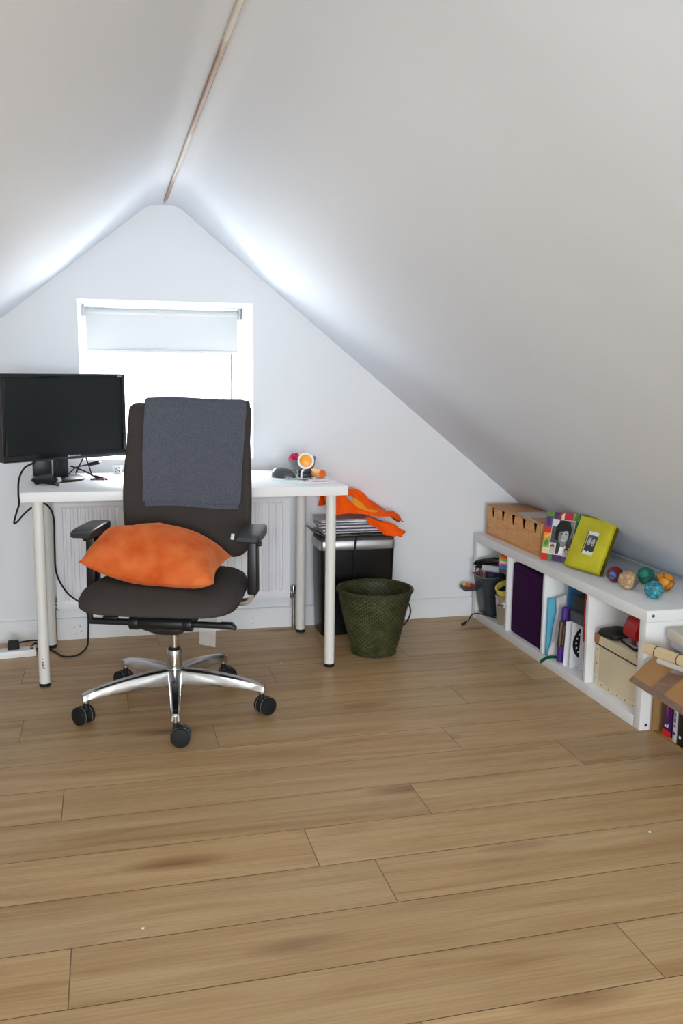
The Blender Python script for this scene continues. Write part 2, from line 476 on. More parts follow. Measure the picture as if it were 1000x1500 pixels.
# window: frame, sash, pane, handle
wf = bpy.data.objects.new('window_1', None); COL.objects.link(wf); wf['kind'] = 'structure'
wf.location = ((WX0 + WX1) / 2, WY + RD, WZ0)
cx, cy, cz = wf.location
def wl(x, y, z): return (x - cx, y - cy, z - cz)
bm = B()
T = .045
for x0, x1, z0, z1 in ((WX0, WX0 + T, WZ0, WZ1), (WX1 - T, WX1, WZ0, WZ1), (WX0 + T, WX1 - T, WZ0, WZ0 + T), (WX0 + T, WX1 - T, WZ1 - T, WZ1)):
    add_box(bm, wl((x0 + x1) / 2, y1 + .03, (z0 + z1) / 2), (x1 - x0, .06, z1 - z0), bev=.004)
obj('window_frame', bm, M['upvc'], wf)['kind'] = 'structure'
bm = B()
s0, s1, t0, t1 = WX0 + T + .003, WX1 - T - .003, WZ0 + T + .003, WZ1 - T - .003
S = .04
for x0, x1_, z0, z1 in ((s0, s0 + S, t0, t1), (s1 - S, s1, t0, t1), (s0 + S, s1 - S, t0, t0 + S), (s0 + S, s1 - S, t1 - S, t1)):
    add_box(bm, wl((x0 + x1_) / 2, y1 + .035, (z0 + z1) / 2), (x1_ - x0, .05, z1 - z0), bev=.004)
obj('sash', bm, M['upvc'], wf)['kind'] = 'structure'
for xg, gcol in ((.6035, 70), (-.0585, 170)):
    bm = B(); add_box(bm, wl(xg, y1 + .001, (WZ0 + WZ1) / 2), (.0035, .006, WZ1 - WZ0 - .1))
    obj('gasket', bm, C('gasket_%d' % gcol, gcol, gcol, gcol, .8), wf)['kind'] = 'structure'
bm = B()
add_box(bm, wl((s0 + s1) / 2, y1 + .04, (t0 + t1) / 2), (s1 - s0 - 2 * S, .004, t1 - t0 - 2 * S))
mg = bpy.data.materials.new('window_glass'); mg.use_nodes = True
nt = mg.node_tree; N = nt.nodes; L = nt.links
tr = N.new('ShaderNodeBsdfTransparent'); gl = N.new('ShaderNodeBsdfGlossy'); gl.inputs['Roughness'].default_value = .02
mx = N.new('ShaderNodeMixShader'); mx.inputs['Fac'].default_value = .06
L.new(tr.outputs[0], mx.inputs[1]); L.new(gl.outputs[0], mx.inputs[2]); L.new(mx.outputs[0], N['Material Output'].inputs['Surface'])
obj('pane', bm, mg, wf, smooth=0)['kind'] = 'structure'
bm = B()
add_box(bm, wl(.262, y1 + .006, 1.09), (.02, .012, .05), bev=.004); add_box(bm, wl(.258, y1 - .010, 1.095), (.022, .016, .03), bev=.006)
obj('window_handle', bm, C('handle_grey', 236, 236, 238, .3), wf)['kind'] = 'structure'

# roller blind, part lowered
bl = thing('roller_blind', 'white roller blind half lowered at the top of the window recess', 'blind', (.275, y1 - .035, 1.268))
bm = B()
add_grid(bm, lambda u, v: Vector((-.352 + .704 * u, -.018 + .002 * math.sin(v * 3), (1.272 - 1.268) + v * .172)), 4, 10)
obj('fabric', bm, M['blind'], bl)
bm = B(); add_box(bm, (0, -.018, .008), (.704, .009, .014), bev=.003); obj('bottom_bar', bm, M['blind'], bl)
bm = B(); add_cyl(bm, (-.353, 0, .186), (.353, 0, .186), .019, n=20); obj('roller', bm, M['blind'], bl)
for sx in (-1, 1):
    bm = B(); add_box(bm, (sx * .362, 0, .19), (.012, .05, .056), bev=.003); obj('bracket', bm, C('bracket_grey', 176, 178, 180, .4), bl)

# ------------------------------------------------------------------ radiator below the window
rd = thing('radiator', 'white ribbed panel radiator on the gable wall behind the desk', 'radiator', (.29, 4.04, .155))
RX0, RX1, RH = -.226 - .29, .805 - .29, .465
bm = B()
nr = 31
prof = []
pitch = (RX1 - RX0 - .05) / nr
prof.append((RX0, .0)); prof.append((RX0 + .022, .0))
for i in range(nr):
    a = RX0 + .025 + i * pitch
    prof += [(a + pitch * .26, 0), (a + pitch * .40, .010), (a + pitch * .62, .010), (a + pitch * .76, 0)]
prof += [(RX1 - .022, 0), (RX1, 0)]
def relief(z): return min(1, max(0, min(z - .03, RH - .014 - z) / .010))
zl = [0, .02, .03, .035, .041, RH - .025, RH - .019, RH - .014, RH - .008, RH]
V = [[bm.verts.new((x, -.034 + d * relief(z), z)) for x, d in prof] for z in zl]
for a, b in zip(V, V[1:]):
    for i in range(len(prof) - 1): bm.faces.new((a[i], a[i + 1], b[i + 1], b[i]))
add_box(bm, ((RX0 + RX1) / 2, -.022, .004), (RX1 - RX0, .022, .010), bev=.003)
obj('front_panel', bm, M['radiator'], rd, smooth=50, recalc=False)
bm = B()
add_box(bm, ((RX0 + RX1) / 2, -.002, RH / 2), (RX1 - RX0 - .002, .050, RH - .008), bev=.004)
obj('casing', bm, M['radiator'], rd)
bm = B(); add_box(bm, ((RX0 + RX1) / 2, -.002, RH + .002), (RX1 - RX0, .058, .012), bev=.003)
for i in range(40): add_box(bm, (RX0 + .02 + i * (RX1 - RX0 - .04) / 39, -.002, RH + .0085), (.014, .04, .002), mi=1)
obj('top_grille', bm, [M['radiator'], C('vent_dark', 120, 120, 124)], rd)
for sx, xx in ((1, RX1 + .012), (-1, RX0 - .002)):
    bm = B()
    add_cyl(bm, (xx - sx * .02, -.01, .02), (xx + sx * .02, -.01, .02), .009, n=14)
    add_cyl(bm, (xx + sx * .01, -.01, -.005), (xx + sx * .01, -.01, .05), .010, n=14, bev=.002)
    add_cyl(bm, (xx - sx * .005, -.03, .005), (xx + sx * .012, -.008, .006), .011, n=14, bev=.002)
    add_cyl(bm, (xx + sx * .01, -.01, -.153), (xx + sx * .01, -.01, 0), .0075, n=12)
    obj('valve', bm, M['chrome'], rd)

# ------------------------------------------------------------------ desk
DX0, DX1, DY0, DY1, DH = -.307, .921, 3.423, 4.012, .75
dk = thing('desk', 'white rectangular desk on round white legs under the window', 'desk', ((DX0 + DX1) / 2, (DY0 + DY1) / 2, 0))
dcx, dcy = dk.location.x, dk.location.y
bm = B(); add_box(bm, (0, 0, DH - .0185), (DX1 - DX0, DY1 - DY0, .037), bev=.0015, seg=2)
obj('tabletop', bm, M['desk'], dk)
for x, y in ((-.251, 3.469), (.8615, 3.463), (.848, 3.966), (-.253, 3.962)):
    bm = B(); add_cyl(bm, (x - dcx, y - dcy, .014), (x - dcx, y - dcy, DH - .037), .0205, n=32)
    if x < 0 and y < 3.6:   # chipped paint low on the front leg
        for (a, z, w, h) in ((-1.75, .1, .35, .012), (-1.7, .088, .5, .014), (-1.6, .078, .35, .008), (-1.78, .112, .2, .008), (-1.38, .076, .25, .004)):
            add_grid(bm, lambda u, v, a=a, z=z, w=w, h=h: Vector((x - dcx + .0208 * math.cos(a + (u - .5) * w), y - dcy + .0208 * math.sin(a + (u - .5) * w), z + (v - .5) * h * (1 - .5 * u))), 4, 1, mi=1)
    lg = obj('leg', bm, [M['leg'], C('chipped_paint', 150, 112, 104)], dk)
    bm = B(); add_cyl(bm, (x - dcx, y - dcy, 0), (x - dcx, y - dcy, .015), .0208, n=32, bev=.002); obj('foot_cap', bm, M['rubber'], lg)
    bm = B(); add_cyl(bm, (x - dcx, y - dcy, DH - .041), (x - dcx, y - dcy, DH - .0372), .03, n=32); obj('mounting_plate', bm, M['leg'], lg)

# ------------------------------------------------------------------ monitor
ML, MR = Vector((-.377, 3.585)), Vector((.0755, 3.875))
mdir = (MR - ML).normalized(); mw = (MR - ML).length
mang = math.atan2(mdir.y, mdir.x)
mc = (ML + MR) / 2
mo = thing('monitor', 'black flat-screen monitor turned slightly on the left of the desk', 'monitor', (-.190, 3.79, DH), mang)
# local frame: x along the screen, -y towards the viewer
R2 = Matrix.Rotation(-mang, 2)
off = R2 @ (mc - Vector((-.190, 3.79)))
ox, oy = off.x, off.y
zb, zt = .090, .424
zc = (zb + zt) / 2; mh = zt - zb
bm = B()
add_prism(bm, rrect(mw, mh, .006, 3), lambda u, v, d: Vector((ox + u, oy + d, zc + v)), .03)
add_box(bm, (ox, oy + .045, zc), (mw * .72, .034, mh * .72), bev=.012)
obj('housing', bm, M['black'], mo)
bm = B()
bw, bb_ = .016, .026
for u0, u1, v0, v1 in ((-mw / 2, mw / 2, mh / 2 - bw, mh / 2), (-mw / 2, mw / 2, -mh / 2, -mh / 2 + bb_), (-mw / 2, -mw / 2 + bw, -mh / 2 + bb_, mh / 2 - bw), (mw / 2 - bw, mw / 2, -mh / 2 + bb_, mh / 2 - bw)):
    add_box(bm, (ox + (u0 + u1) / 2, oy - .005, zc + (v0 + v1) / 2), (u1 - u0, .012, v1 - v0), bev=.003)
bz = obj('bezel', bm, M['blackgloss'], mo)
bm = B()
pm = C('logo_grey', 178, 180, 184, .4)
zz = zc - mh / 2 + .013
add_cyl(bm, (ox + .002, oy - .0115, zz), (ox + .002, oy - .0105, zz), .0042, n=14)
for k in range(9):
    add_box(bm, (ox + .0105 + k * .0048, oy - .0112, zz + (.0004 if k in (0, 4, 8) else 0)), (.0032, .0008, .0052 if k in (0, 4, 8) else .0042))
obj('brand_marking', bm, pm, bz)
bm = B()
for k in range(6):
    add_box(bm, (ox + mw / 2 - .034 + k * .0036, oy - .0112, zc + mh / 2 - .009), (.0025, .0008, .0034))
obj('model_marking', bm, pm, bz)
bm = B(); add_box(bm, (ox, oy - .0005, zc + (bb_ - bw) / 2), (mw - 2 * bw + .002, .004, mh - bw - bb_ + .002)); obj('screen', bm, M['screen'], mo)
bm = B()
add_loft(bm, [[Vector((sx * .9, sy * 1., .0)) for sx, sy in [(.112 * math.cos(2 * PI * k / 40), .095 * math.sin(2 * PI * k / 40)) for k in range(40)]],
              [Vector((x * .92, y * 1.02, .004)) for x, y in [(.112 * math.cos(2 * PI * k / 40), .095 * math.sin(2 * PI * k / 40)) for k in range(40)]],
              [Vector((x * .92, y * 1.02, .009)) for x, y in [(.112 * math.cos(2 * PI * k / 40), .095 * math.sin(2 * PI * k / 40)) for k in range(40)]],
              [Vector((x * .84, y * .93, .014)) for x, y in [(.112 * math.cos(2 * PI * k / 40), .095 * math.sin(2 * PI * k / 40)) for k in range(40)]]])
obj('base', bm, M['black'], mo)
bm = B(); add_box(bm, (.004, -.012, .075), (.058, .028, .125), bev=.006); add_box(bm, (.004, .02, .155), (.09, .05, .07), bev=.008); obj('neck', bm, M['black'], mo)

# small black box and cables behind the monitor foot
bx = thing('adapter_box', 'small black box with a white stripe behind the monitor foot', 'box', (-.262, 3.945, DH), .12)
bm = B(); add_box(bm, (0, 0, .048), (.075, .05, .096), bev=.006); obj('case', bm, M['black'], bx)
bm = B(); add_box(bm, (.012, -.0255, .07), (.04, .002, .010), bev=.0006); obj('stripe', bm, M['paper'], bx)

bm = B()
add_tube(bm, [(-.25, 3.79, .86), (-.282, 3.79, .822), (-.319, 3.795, .800), (-.342, 3.8, .754), (-.347, 3.8, .694), (-.346, 3.8, .655), (-.358, 3.8, .616), (-.368, 3.8, .577), (-.354, 3.81, .583), (-.327, 3.83, .612), (-.29, 3.86, .636), (-.25, 3.90, .635), (-.222, 3.905, .58), (-.2215, 3.9, .457), (-.218, 3.9, .34), (-.179, 3.9, .255), (-.125, 3.9, .205), (-.098, 3.9, .154), (-.098, 3.9, .064), (-.103, 3.89, .018), (-.125, 3.84, .0055), (-.155, 3.80, .005), (-.2, 3.808, .005), (-.228, 3.862, .005), (-.262, 3.915, .005), (-.335, 3.925, .012), (-.357, 3.935, .02)], .0038, n=8, k=10)
tag(obj('power_cable', bm, M['rubber']), 'black cable hanging over the left end of the desk down to the floor', 'cable')

def cable_end(name, label, pts, r, plug_dir=None, plug=None, pm=None):
    t = thing(name, label, 'cable', pts[0])
    p0 = Vector(pts[0])
    bm = B(); add_tube(bm, [Vector(p) - p0 for p in pts], r, n=8); obj('cord', bm, M['rubber'], t)
    if plug:
        a, b, w = plug
        a, b = Vector(a) - p0, Vector(b) - p0
        d = (b - a).normalized()
        bm = B(); add_tube(bm, [a, a + d * .006, b - d * .004, b], lambda s: w * (.6 + .4 * min(1, 3 * s)), n=10, smooth=False); pl = obj('plug', bm, M['rubber'], t)
        bm = B(); add_box(bm, b + d * .006, (.012, .009, .004), rot=(0, 0, math.atan2(d.y, d.x))); obj('connector', bm, pm or M['steel'], pl)
    return t
cable_end('usb_cable', 'black cable with a plug pointing right beside the monitor foot', [(-.16, 3.905, .754), (-.13, 3.89, .785), (-.10, 3.87, .797), (-.072, 3.86, .803)], .0026, plug=((-.074, 3.86, .803), (-.030, 3.85, .812), .0075))
cable_end('data_cable', 'black cable lying forward with a silver plug right of the monitor foot', [(-.145, 3.88, .795), (-.12, 3.87, .788), (-.08, 3.845, .772), (-.05, 3.80, .760)], .0032, plug=((-.052, 3.805, .7605), (-.018, 3.765, .756), .006))
bm = B(); add_tube(bm, [(-.128, 3.91, .7535), (-.118, 3.91, .78), (-.108, 3.91, .80), (-.092, 3.92, .83)], .0028)
tag(obj('thin_cable', bm, M['rubber']), 'thin dark cable crossing behind the plug end under the monitor', 'cable')
bm = B(); add_tube(bm, [(-.062, 3.88, .7535), (-.07, 3.89, .785), (-.08, 3.9, .815), (-.088, 3.91, .84)], .0028)
tag(obj('thin_cable', bm, M['rubber']), 'thin dark cable standing up at the right corner under the monitor', 'cable')
bm = B()
for k in range(6):
    a = k * 1.1
    add_box(bm, (-.06 + .011 * k, 3.765 + .008 * math.sin(a), .754), (.013, .009, .006), rot=(0, .1 * k, a), bev=.001, mi=(1 if k in (3, 4) else 0))
tag(obj('jumper_clip', bm, [M['black'], C('dark_red', 150, 40, 50)]), 'small black and red cable clips on the desk right of the monitor foot', 'clip')
bm = B()
for k in range(4):
    w = .0042
    c = Vector((-.235, 3.655, .7555 + .004 * k))
    add_tube(bm, [c + Vector((.036 * math.cos(a + k) * (1 + .1 * k), .018 * math.sin(a + k), .002 * math.sin(3 * a + k))) for a in [2 * PI * i / 10 for i in range(10)]], .0035, n=6, k=4, closed=True)
add_tube(bm, [(-.235, 3.64, .757), (-.205, 3.60, .757), (-.185, 3.585, .756)], .004, n=6)
t = thing('coiled_cable', 'coiled black cable with a grey plug in front of the monitor foot', 'cable', (-.235, 3.655, DH))
o = obj('coil', bm, M['rubber'], t); o.data.transform(Matrix.Translation((.235, -3.655, -DH)))
bm = B(); add_cyl(bm, (.043, .02, .012), (.058, .028, .016), .010, n=14, bev=.002); obj('plug', bm, C('plug_grey', 190, 188, 184, .4), t)
bm = B(); add_box(bm, (.052, -.07, .008), (.012, .022, .012), bev=.002); obj('end_plug', bm, M['black'], t)

# wall socket style pattern on the wall just above the desk top
t = thing('china_cup', 'tiny white cup with dark dots at the back edge of the desk', 'cup', (.0445, 3.985, DH))
bm = B(); add_lathe(bm, [(.001, 0), (.014, 0), (.016, .003), (.021, .02), (.0235, .033), (.0225, .033), (.019, .02), (.014, .005), (.001, .004)], 28); obj('body', bm, M['paper'], t)
for a, z in ((-1.9, .022), (-1.3, .026), (-1.25, .012), (-2.1, .01), (-1.6, .016)):
    rr = .0165 + (z - .003) * .24
    bm = B(); add_sphere(bm, (rr * math.cos(a), rr * math.sin(a), z), .0032, 8); obj('dot', bm, C('dot_grey', 120, 116, 116), t)

# ------------------------------------------------------------------ things on the right of the desk
t = thing('computer_mouse', 'dark grey computer mouse on the right of the desk', 'mouse', (.722, 3.735, DH), -.55)
bm = B()
def mouse_pt(u, v):
    a = 2 * PI * u
    p = v
    rx, ry = .054, .032
    c = math.cos(p * PI / 2); s = math.sin(p * PI / 2)
    return Vector((rx * math.cos(a) * c ** .75, ry * math.sin(a) * c ** .75, .003 + .038 * s * (1 - .3 * math.cos(a) * c)))
rings = [[mouse_pt(k / 32, j / 14.2) for k in range(32)] for j in range(15)]
add_loft(bm, [[(p.x * .96, p.y * .96, 0) for p in rings[0]]] + rings)
obj('shell', bm, C('mouse_grey', 74, 78, 80, .3), t, smooth=60)
bm = B(); add_box(bm, (.028, 0, .031), (.016, .005, .006), bev=.002); obj('scroll_wheel', bm, M['rubber'], t)

def leafs(name, label, col, pts, z, rz=0):
    bm = B(); add_prism(bm, pts, lambda u, v, d: Vector((u, v, z + d)), .0012)
    return tag(obj(name, bm, col), label, 'paper')
leafs('leaflet', 'pale teal printed sheet lying flat on the right of the desk', C('leaf_teal', 196, 214, 214, .7, var=.12, vscale=30), [(.655, 3.66), (.74, 3.475), (.90, 3.55), (.83, 3.72)], DH)
leafs('leaflet', 'white sheet with a pink print at the right corner of the desk', C('leaf_pink', 236, 226, 228, .7, var=.06, vscale=20), [(.74, 3.62), (.80, 3.49), (.905, 3.52), (.885, 3.66)], DH + .0014)
bm = B(); add_box(bm, (.845, 3.56, DH + .0032), (.075, .022, .0008), rot=(0, 0, .2))
tag(obj('bookmark', bm, C('pink_strip', 214, 130, 146)), 'pink paper strip on the white sheet at the desk corner', 'paper')

t = thing('bowl', 'grey rounded bowl with a pink pompom at the back of the desk', 'bowl', (.822, 3.84, DH))
bm = B()
add_lathe(bm, [(.001, .001), (.025, .001), (.03, .003), (.046, .018), (.056, .036), (.06, .056), (.0605, .066), (.058, .066), (.0545, .05), (.044, .024), (.028, .009), (.001, .008)], 40)
for v in bm.verts:   # the lip rises to the right
    if v.co.z > .03: v.co.z += .012 * max(0, v.co.x / .06) * (v.co.z / .066)
obj('body', bm, C('bowl_grey', 112, 110, 110, .5), t)
rnd = random.Random(3)
t2 = thing('pompom', 'crimson pink wool pompom sitting in the grey bowl', 'pompom', (.788, 3.825, DH + .048))
bm = B()
add_sphere(bm, (0, 0, .022), .021, 14)
for k in range(130):
    a = rnd.uniform(0, 2 * PI); z = rnd.uniform(-.4, 1); q = math.sqrt(max(0, 1 - z * z))
    d = Vector((q * math.cos(a), q * math.sin(a), z))
    add_sphere(bm, Vector((0, 0, .022)) + d * .023, rnd.uniform(.003, .0052), 6, mi=(1 if rnd.random() < .3 else 0))
obj('yarn', bm, [C('crimson', 196, 16, 82, .8), C('palepink', 236, 150, 180, .8)], t2)
bm = B(); add_sphere(bm, (.832, 3.845, DH + .072), .024, 16)
tag(obj('orange_ball', bm, C('soft_orange', 238, 160, 60, .6)), 'small orange yellow ball in the grey bowl behind the round mirror', 'ball')
bm = B(); add_sphere(bm, (.812, 3.80, DH + .05), .02, 16)
tag(obj('red_ball', bm, C('warm_red', 220, 70, 40, .6)), 'small red orange ball in the bowl under the pompom', 'ball')
t = thing('round_tin', 'low black round tin in front of the grey bowl', 'tin', (.812, 3.735, DH))
bm = B(); add_cyl(bm, (0, 0, 0), (0, 0, .019), .031, n=36, bev=.002); obj('body', bm, C('tin_dark', 52, 54, 62, .4), t)
bm = B(); add_cyl(bm, (0, 0, .0195), (0, 0, .030), .0325, n=36, bev=.002); obj('lid', bm, C('tin_lid', 34, 36, 42, .4), t)
# round orange mirror/fan on a white handle
t = thing('hand_mirror', 'white rimmed round orange hand mirror propped against the black tin', 'mirror', (.775, 3.625, DH + .003))
A = Vector((.0, .0, .004)); Bp = Vector((.0285, .045, .046)); Cc = Vector((.032, .063, .071))
nrm = Vector((-.2, -.95, .18)).normalized(); ux = Vector((0, 0, 1)).cross(nrm).normalized(); uy = nrm.cross(ux)
def disc(bm, r0, r1, th, mi=0, n=40, inner=False):
    ring = lambda rr, d: [Cc + (ux * math.cos(2 * PI * k / n) + uy * math.sin(2 * PI * k / n)) * rr + nrm * d for k in range(n)]
    if inner: add_loft(bm, [ring(r0, 0), ring(r0, th), ring(r0 - .002, th + .001)], mi=mi)
    else: add_loft(bm, [ring(r0, -th), ring(r1, -th), ring(r1, th), ring(r0, th), ring(r0, -th)], cap0=False, cap1=False, mi=mi)
bm = B(); disc(bm, .0265, .0345, .005); obj('rim', bm, M['paper'], t)
bm = B(); disc(bm, .0265, 0, .001, inner=True)
mo_ = C('mirror_orange', 250, 170, 30, .35, emit=None, col2=srgb(244, 148, 10), vscale=40); obj('disc', bm, mo_, t)
bm = B(); add_tube(bm, [A, A + (Cc - A) * .35 + Vector((-.004, 0, 0)), Cc - uy * .033 + Vector((-.008, -.002, 0))], .0045, n=10); obj('handle', bm, M['paper'], t)
t = thing('orange_tub', 'small peach cylinder tub lying on its side with an orange end', 'tub', (.862, 3.70, DH))
bm = B(); add_cyl(bm, (-.012, .035, .019), (.014, -.018, .019), .0188, n=30, bev=.001); obj('body', bm, C('peach', 236, 176, 118, .5), t)
bm = B(); add_cyl(bm, (.0142, -.0184, .019), (.0165, -.023, .019), .0165, n=30); obj('end_cap', bm, C('orange_cap', 226, 112, 36, .4), t)
rnd = random.Random(5)
for i, (x, y, col, lab) in enumerate([(.735, 3.66, 'steel', 'bunch of silver keys on the papers nearest the mouse'), (.79, 3.60, 'black', 'dark keyring and keys on the papers below the hand mirror'), (.835, 3.655, 'steel', 'small silver key bunch in front of the orange tub')]):
    t = thing('key_bunch', lab, 'keys', (x, y, DH + .0028), rnd.uniform(0, 3), 'key bunches on the desk papers')
    bm = B(); add_tube(bm, [(.011 * math.cos(a), .011 * math.sin(a), .0035) for a in [2 * PI * k / 10 for k in range(10)]], .0011, n=6, k=3, closed=True); obj('ring', bm, M['steel'], t)
    for k in range(3):
        a = k * 1.3 - .5
        bm = B(); c = Vector((.02 * math.cos(a), .02 * math.sin(a), .0022 + .0018 * k))
        add_box(bm, c, (.018, .018, .0016), rot=(0, 0, a), bev=.0005); add_box(bm, c * 1.0 + Vector((.018 * math.cos(a), .018 * math.sin(a), 0)), (.026, .006, .0014), rot=(0, 0, a))
        obj('key', bm, M['darkgrey'] if (k == 1 or col == 'black') else M['steel'], t)

# ------------------------------------------------------------------ office chair
CA = -math.radians(19.5)
ch = thing('office_chair', 'dark brown-grey swivel office chair with a polished aluminium star base before the desk', 'chair', (.213, 3.12, 0), CA)
# local: x to the photo's right, -y = the way the chair faces
def plan(w_f, w_b, yf, yb, n=64, e=4.2):
    pts = []
    for k in range(n):
        a = 2 * PI * k / n
        c, s = math.cos(a), math.sin(a)
        x = math.copysign(abs(c) ** (2 / e), c); y = math.copysign(abs(s) ** (2 / e), s)
        t = (y + 1) / 2
        pts.append((x * (w_f * (1 - t) + w_b * t), yf * (1 - t) + yb * t))
    return pts
bm = B()
def seat_ring(z, ins, droop):
    out = []
    for x, y in plan(.274 - ins, .235 - ins, -.300 + ins, .222 - ins):
        f = max(0, (-y - .12) / .17)
        out.append((x, y, z - droop * f ** 2))
    return out
add_loft(bm, [seat_ring(.424, .05, .0), seat_ring(.420, .02, .0), seat_ring(.424, .004, .004), seat_ring(.438, -.004, .012), seat_ring(.456, -.004, .022), seat_ring(.474, .004, .028), seat_ring(.484, .018, .03), seat_ring(.489, .045, .028), seat_ring(.490, .09, .02), seat_ring(.488, .16, .004)])
obj('seat', bm, M['fabric'], ch, smooth=70)
bm = B(); add_loft(bm, [[(x, y, .398) for x, y in plan(.16, .16, -.17, .17)], [(x, y, .408) for x, y in plan(.22, .19, -.24, .18)], [(x, y, .422) for x, y in plan(.225, .195, -.25, .19)]]); obj('seat_shell', bm, M['black'], ch)
# backrest
bm = B()
BZ0, BZ1 = .515, 1.072
def back_half(z):
    t = (z - BZ0) / (BZ1 - BZ0)
    return .227 + .010 * math.sin(min(1, t * 1.35) * PI)
def back_y(z):
    t = (z - BZ0) / (BZ1 - BZ0)
    return .214 - .022 * math.sin(t * PI * .9) + .062 * t * t
def back_ring(inset, dy):
    pts = []
    rr = .055
    H = BZ1 - BZ0
    for u, v in rrect(2, H - 2 * inset, .04, 8, 0, (BZ0 + BZ1) / 2):
        z = v
        w = back_half(z) - inset
        # rounded corners, bigger at the foot
        du = 0
        r_ = .05 if z < .8 else .022
        edge = min(z - (BZ0 + inset), (BZ1 - inset) - z)
        if edge < r_: du = r_ - math.sqrt(max(0, r_ * r_ - (r_ - edge) ** 2))
        x = max(-1, min(1, u / .96)) * (w - du)
        curve = .018 * (x / .22) ** 2
        pts.append((x, back_y(z) + dy - curve, z))
    return pts
def rect_z(inset):
    # even ring of (side, z) samples
    zs = [BZ0 + inset + (BZ1 - BZ0 - 2 * inset) * (.5 - .5 * math.cos(PI * i / 40)) for i in range(41)]
    return zs
def back_loop(inset, dy):
    zs = rect_z(inset); H0, H1 = zs[0], zs[-1]
    R = []
    def half(z):
        w = back_half(z) - inset
        r_ = .06 if z < .8 else .024
        edge = min(z - H0, H1 - z)
        if edge < r_: w -= r_ - math.sqrt(max(0, r_ * r_ - (r_ - edge) ** 2))
        return w
    right = [(half(z), z) for z in zs]; left = [(-half(z), z) for z in reversed(zs)]
    return [(x, back_y(z) + dy - .02 * (x / .22) ** 2, z) for x, z in right + left]
loops = [back_loop(.03, .050), back_loop(.008, .048), back_loop(0, .038), back_loop(0, .012), back_loop(.006, .003), back_loop(.018, -.002), back_loop(.05, -.005)]
# triangulated fills front and back via strips between left and right columns
LV = [[bm.verts.new(p) for p in lp] for lp in loops]
n = len(LV[0])
for a, b in zip(LV, LV[1:]):
    for i in range(n):
        j = (i + 1) % n
        bm.faces.new((a[i], a[j], b[j], b[i]))
NC = 12
for ring in (LV[0], LV[-1]):
    rowsv = []
    for i in range(41):
        a, b = ring[i], ring[n - 1 - i]
        ca = a.co.y + .02 * (a.co.x / .22) ** 2
        mid_ = []
        for k in range(1, NC):
            x = a.co.x + (b.co.x - a.co.x) * k / NC
            mid_.append(bm.verts.new((x, ca - .02 * (x / .22) ** 2 - .004 * math.sin(PI * k / NC), a.co.z)))
        rowsv.append([a] + mid_ + [b])
    for r0, r1 in zip(rowsv, rowsv[1:]):
        for k in range(NC): bm.faces.new((r0[k], r0[k + 1], r1[k + 1], r1[k]))
obj('backrest', bm, M['fabric'], ch, smooth=70)
bm = B()
add_tube(bm, [(0, .02, .385), (0, .17, .38), (0, .285, .43), (0, .292, .56), (0, .29, .70)], lambda s: .026, n=12)
add_box(bm, (0, .285, .68), (.14, .016, .2), bev=.006)
obj('back_support', bm, M['black'], ch)
# white care tag sticking up behind the cushion
bm = B(); add_box(bm, (.175, .170, .60), (.012, .002, .022), rot=(0, .15, .1)); obj('care_tag', bm, M['paper'], ch)
# mechanism, bar with levers
bm = B()
add_box(bm, (0, -.03, .362), (.15, .26, .058), bev=.018)
add_box(bm, (0, -.02, .395), (.22, .20, .016), bev=.004)
add_loft(bm, [[(x * .5, y * .6 - .03, .305) for x, y in plan(.1, .1, -.12, .1)], [(x, y - .03, .336) for x, y in plan(.09, .09, -.13, .1)], [(x, y - .03, .35) for x, y in plan(.09, .09, -.13, .1)]])
obj('mechanism', bm, M['black'], ch)
bm = B()
add_cyl(bm, (-.245, -.150, .360), (.236, -.150, .360), .0112, n=20)
add_cyl(bm, (-.085, -.150, .360), (.105, -.150, .360), .0215, n=24, bev=.003)
for xx in (-.092, .09): add_cyl(bm, (xx - .016, -.150, .360), (xx + .016, -.150, .360), .0245, n=24, bev=.003)
obj('control_bar', bm, M['black'], ch)
bm = B(); add_box(bm, (-.245, -.150, .382), (.015, .022, .062), bev=.004); add_box(bm, (-.245, -.13, .408), (.02, .07, .014), bev=.003); obj('lever', bm, M['black'], ch)
bm = B(); add_loft(bm, [[(.200, -.150 + y, .360 + z) for y, z in rrect(.03, .023, .008, 3)], [(.238, -.150 + y, .360 + z) for y, z in rrect(.034, .022, .008, 3)], [(.252, -.150 + y, .352 + z) for y, z in rrect(.026, .008, .003, 3)]]); obj('lever', bm, M['black'], ch)
for xx in (-.07, .07):
    bm = B(); add_box(bm, (xx, -.145, .392), (.03, .03, .035), bev=.004); obj('bar_bracket', bm, M['black'], ch)
bm = B(); add_tube(bm, [(-.13, -.10, .39), (-.17, -.13, .372), (-.185, -.145, .375)], .006, n=8); add_box(bm, (-.175, -.15, .374), (.05, .018, .008), bev=.003); obj('lever', bm, M['black'], ch)
# hanging clear plastic sleeve
bm = B(); add_grid(bm, lambda u, v: Vector((.118 + .056 * u - .008 * (1 - v), -.085 - .004 * math.sin(v * 3), .272 + .125 * v - .01 * u * (1 - v))), 4, 8)
bmesh.ops.solidify(bm, geom=bm.faces[:], thickness=.0015)
obj('plastic_sleeve', bm, M['clear'], ch)
# gas column
bm = B()
add_cyl(bm, (0, 0, .155), (0, 0, .225), .0265, n=32, bev=.002); obj('outer_column', bm, M['alu'], ch)
bm = B(); add_cyl(bm, (0, 0, .225), (0, 0, .315), .0145, n=28); obj('gas_column', bm, M['alu'], ch)
bm = B(); add_cyl(bm, (0, 0, .222), (0, 0, .232), .0255, .018, n=28); obj('collar', bm, M['rubber'], ch)
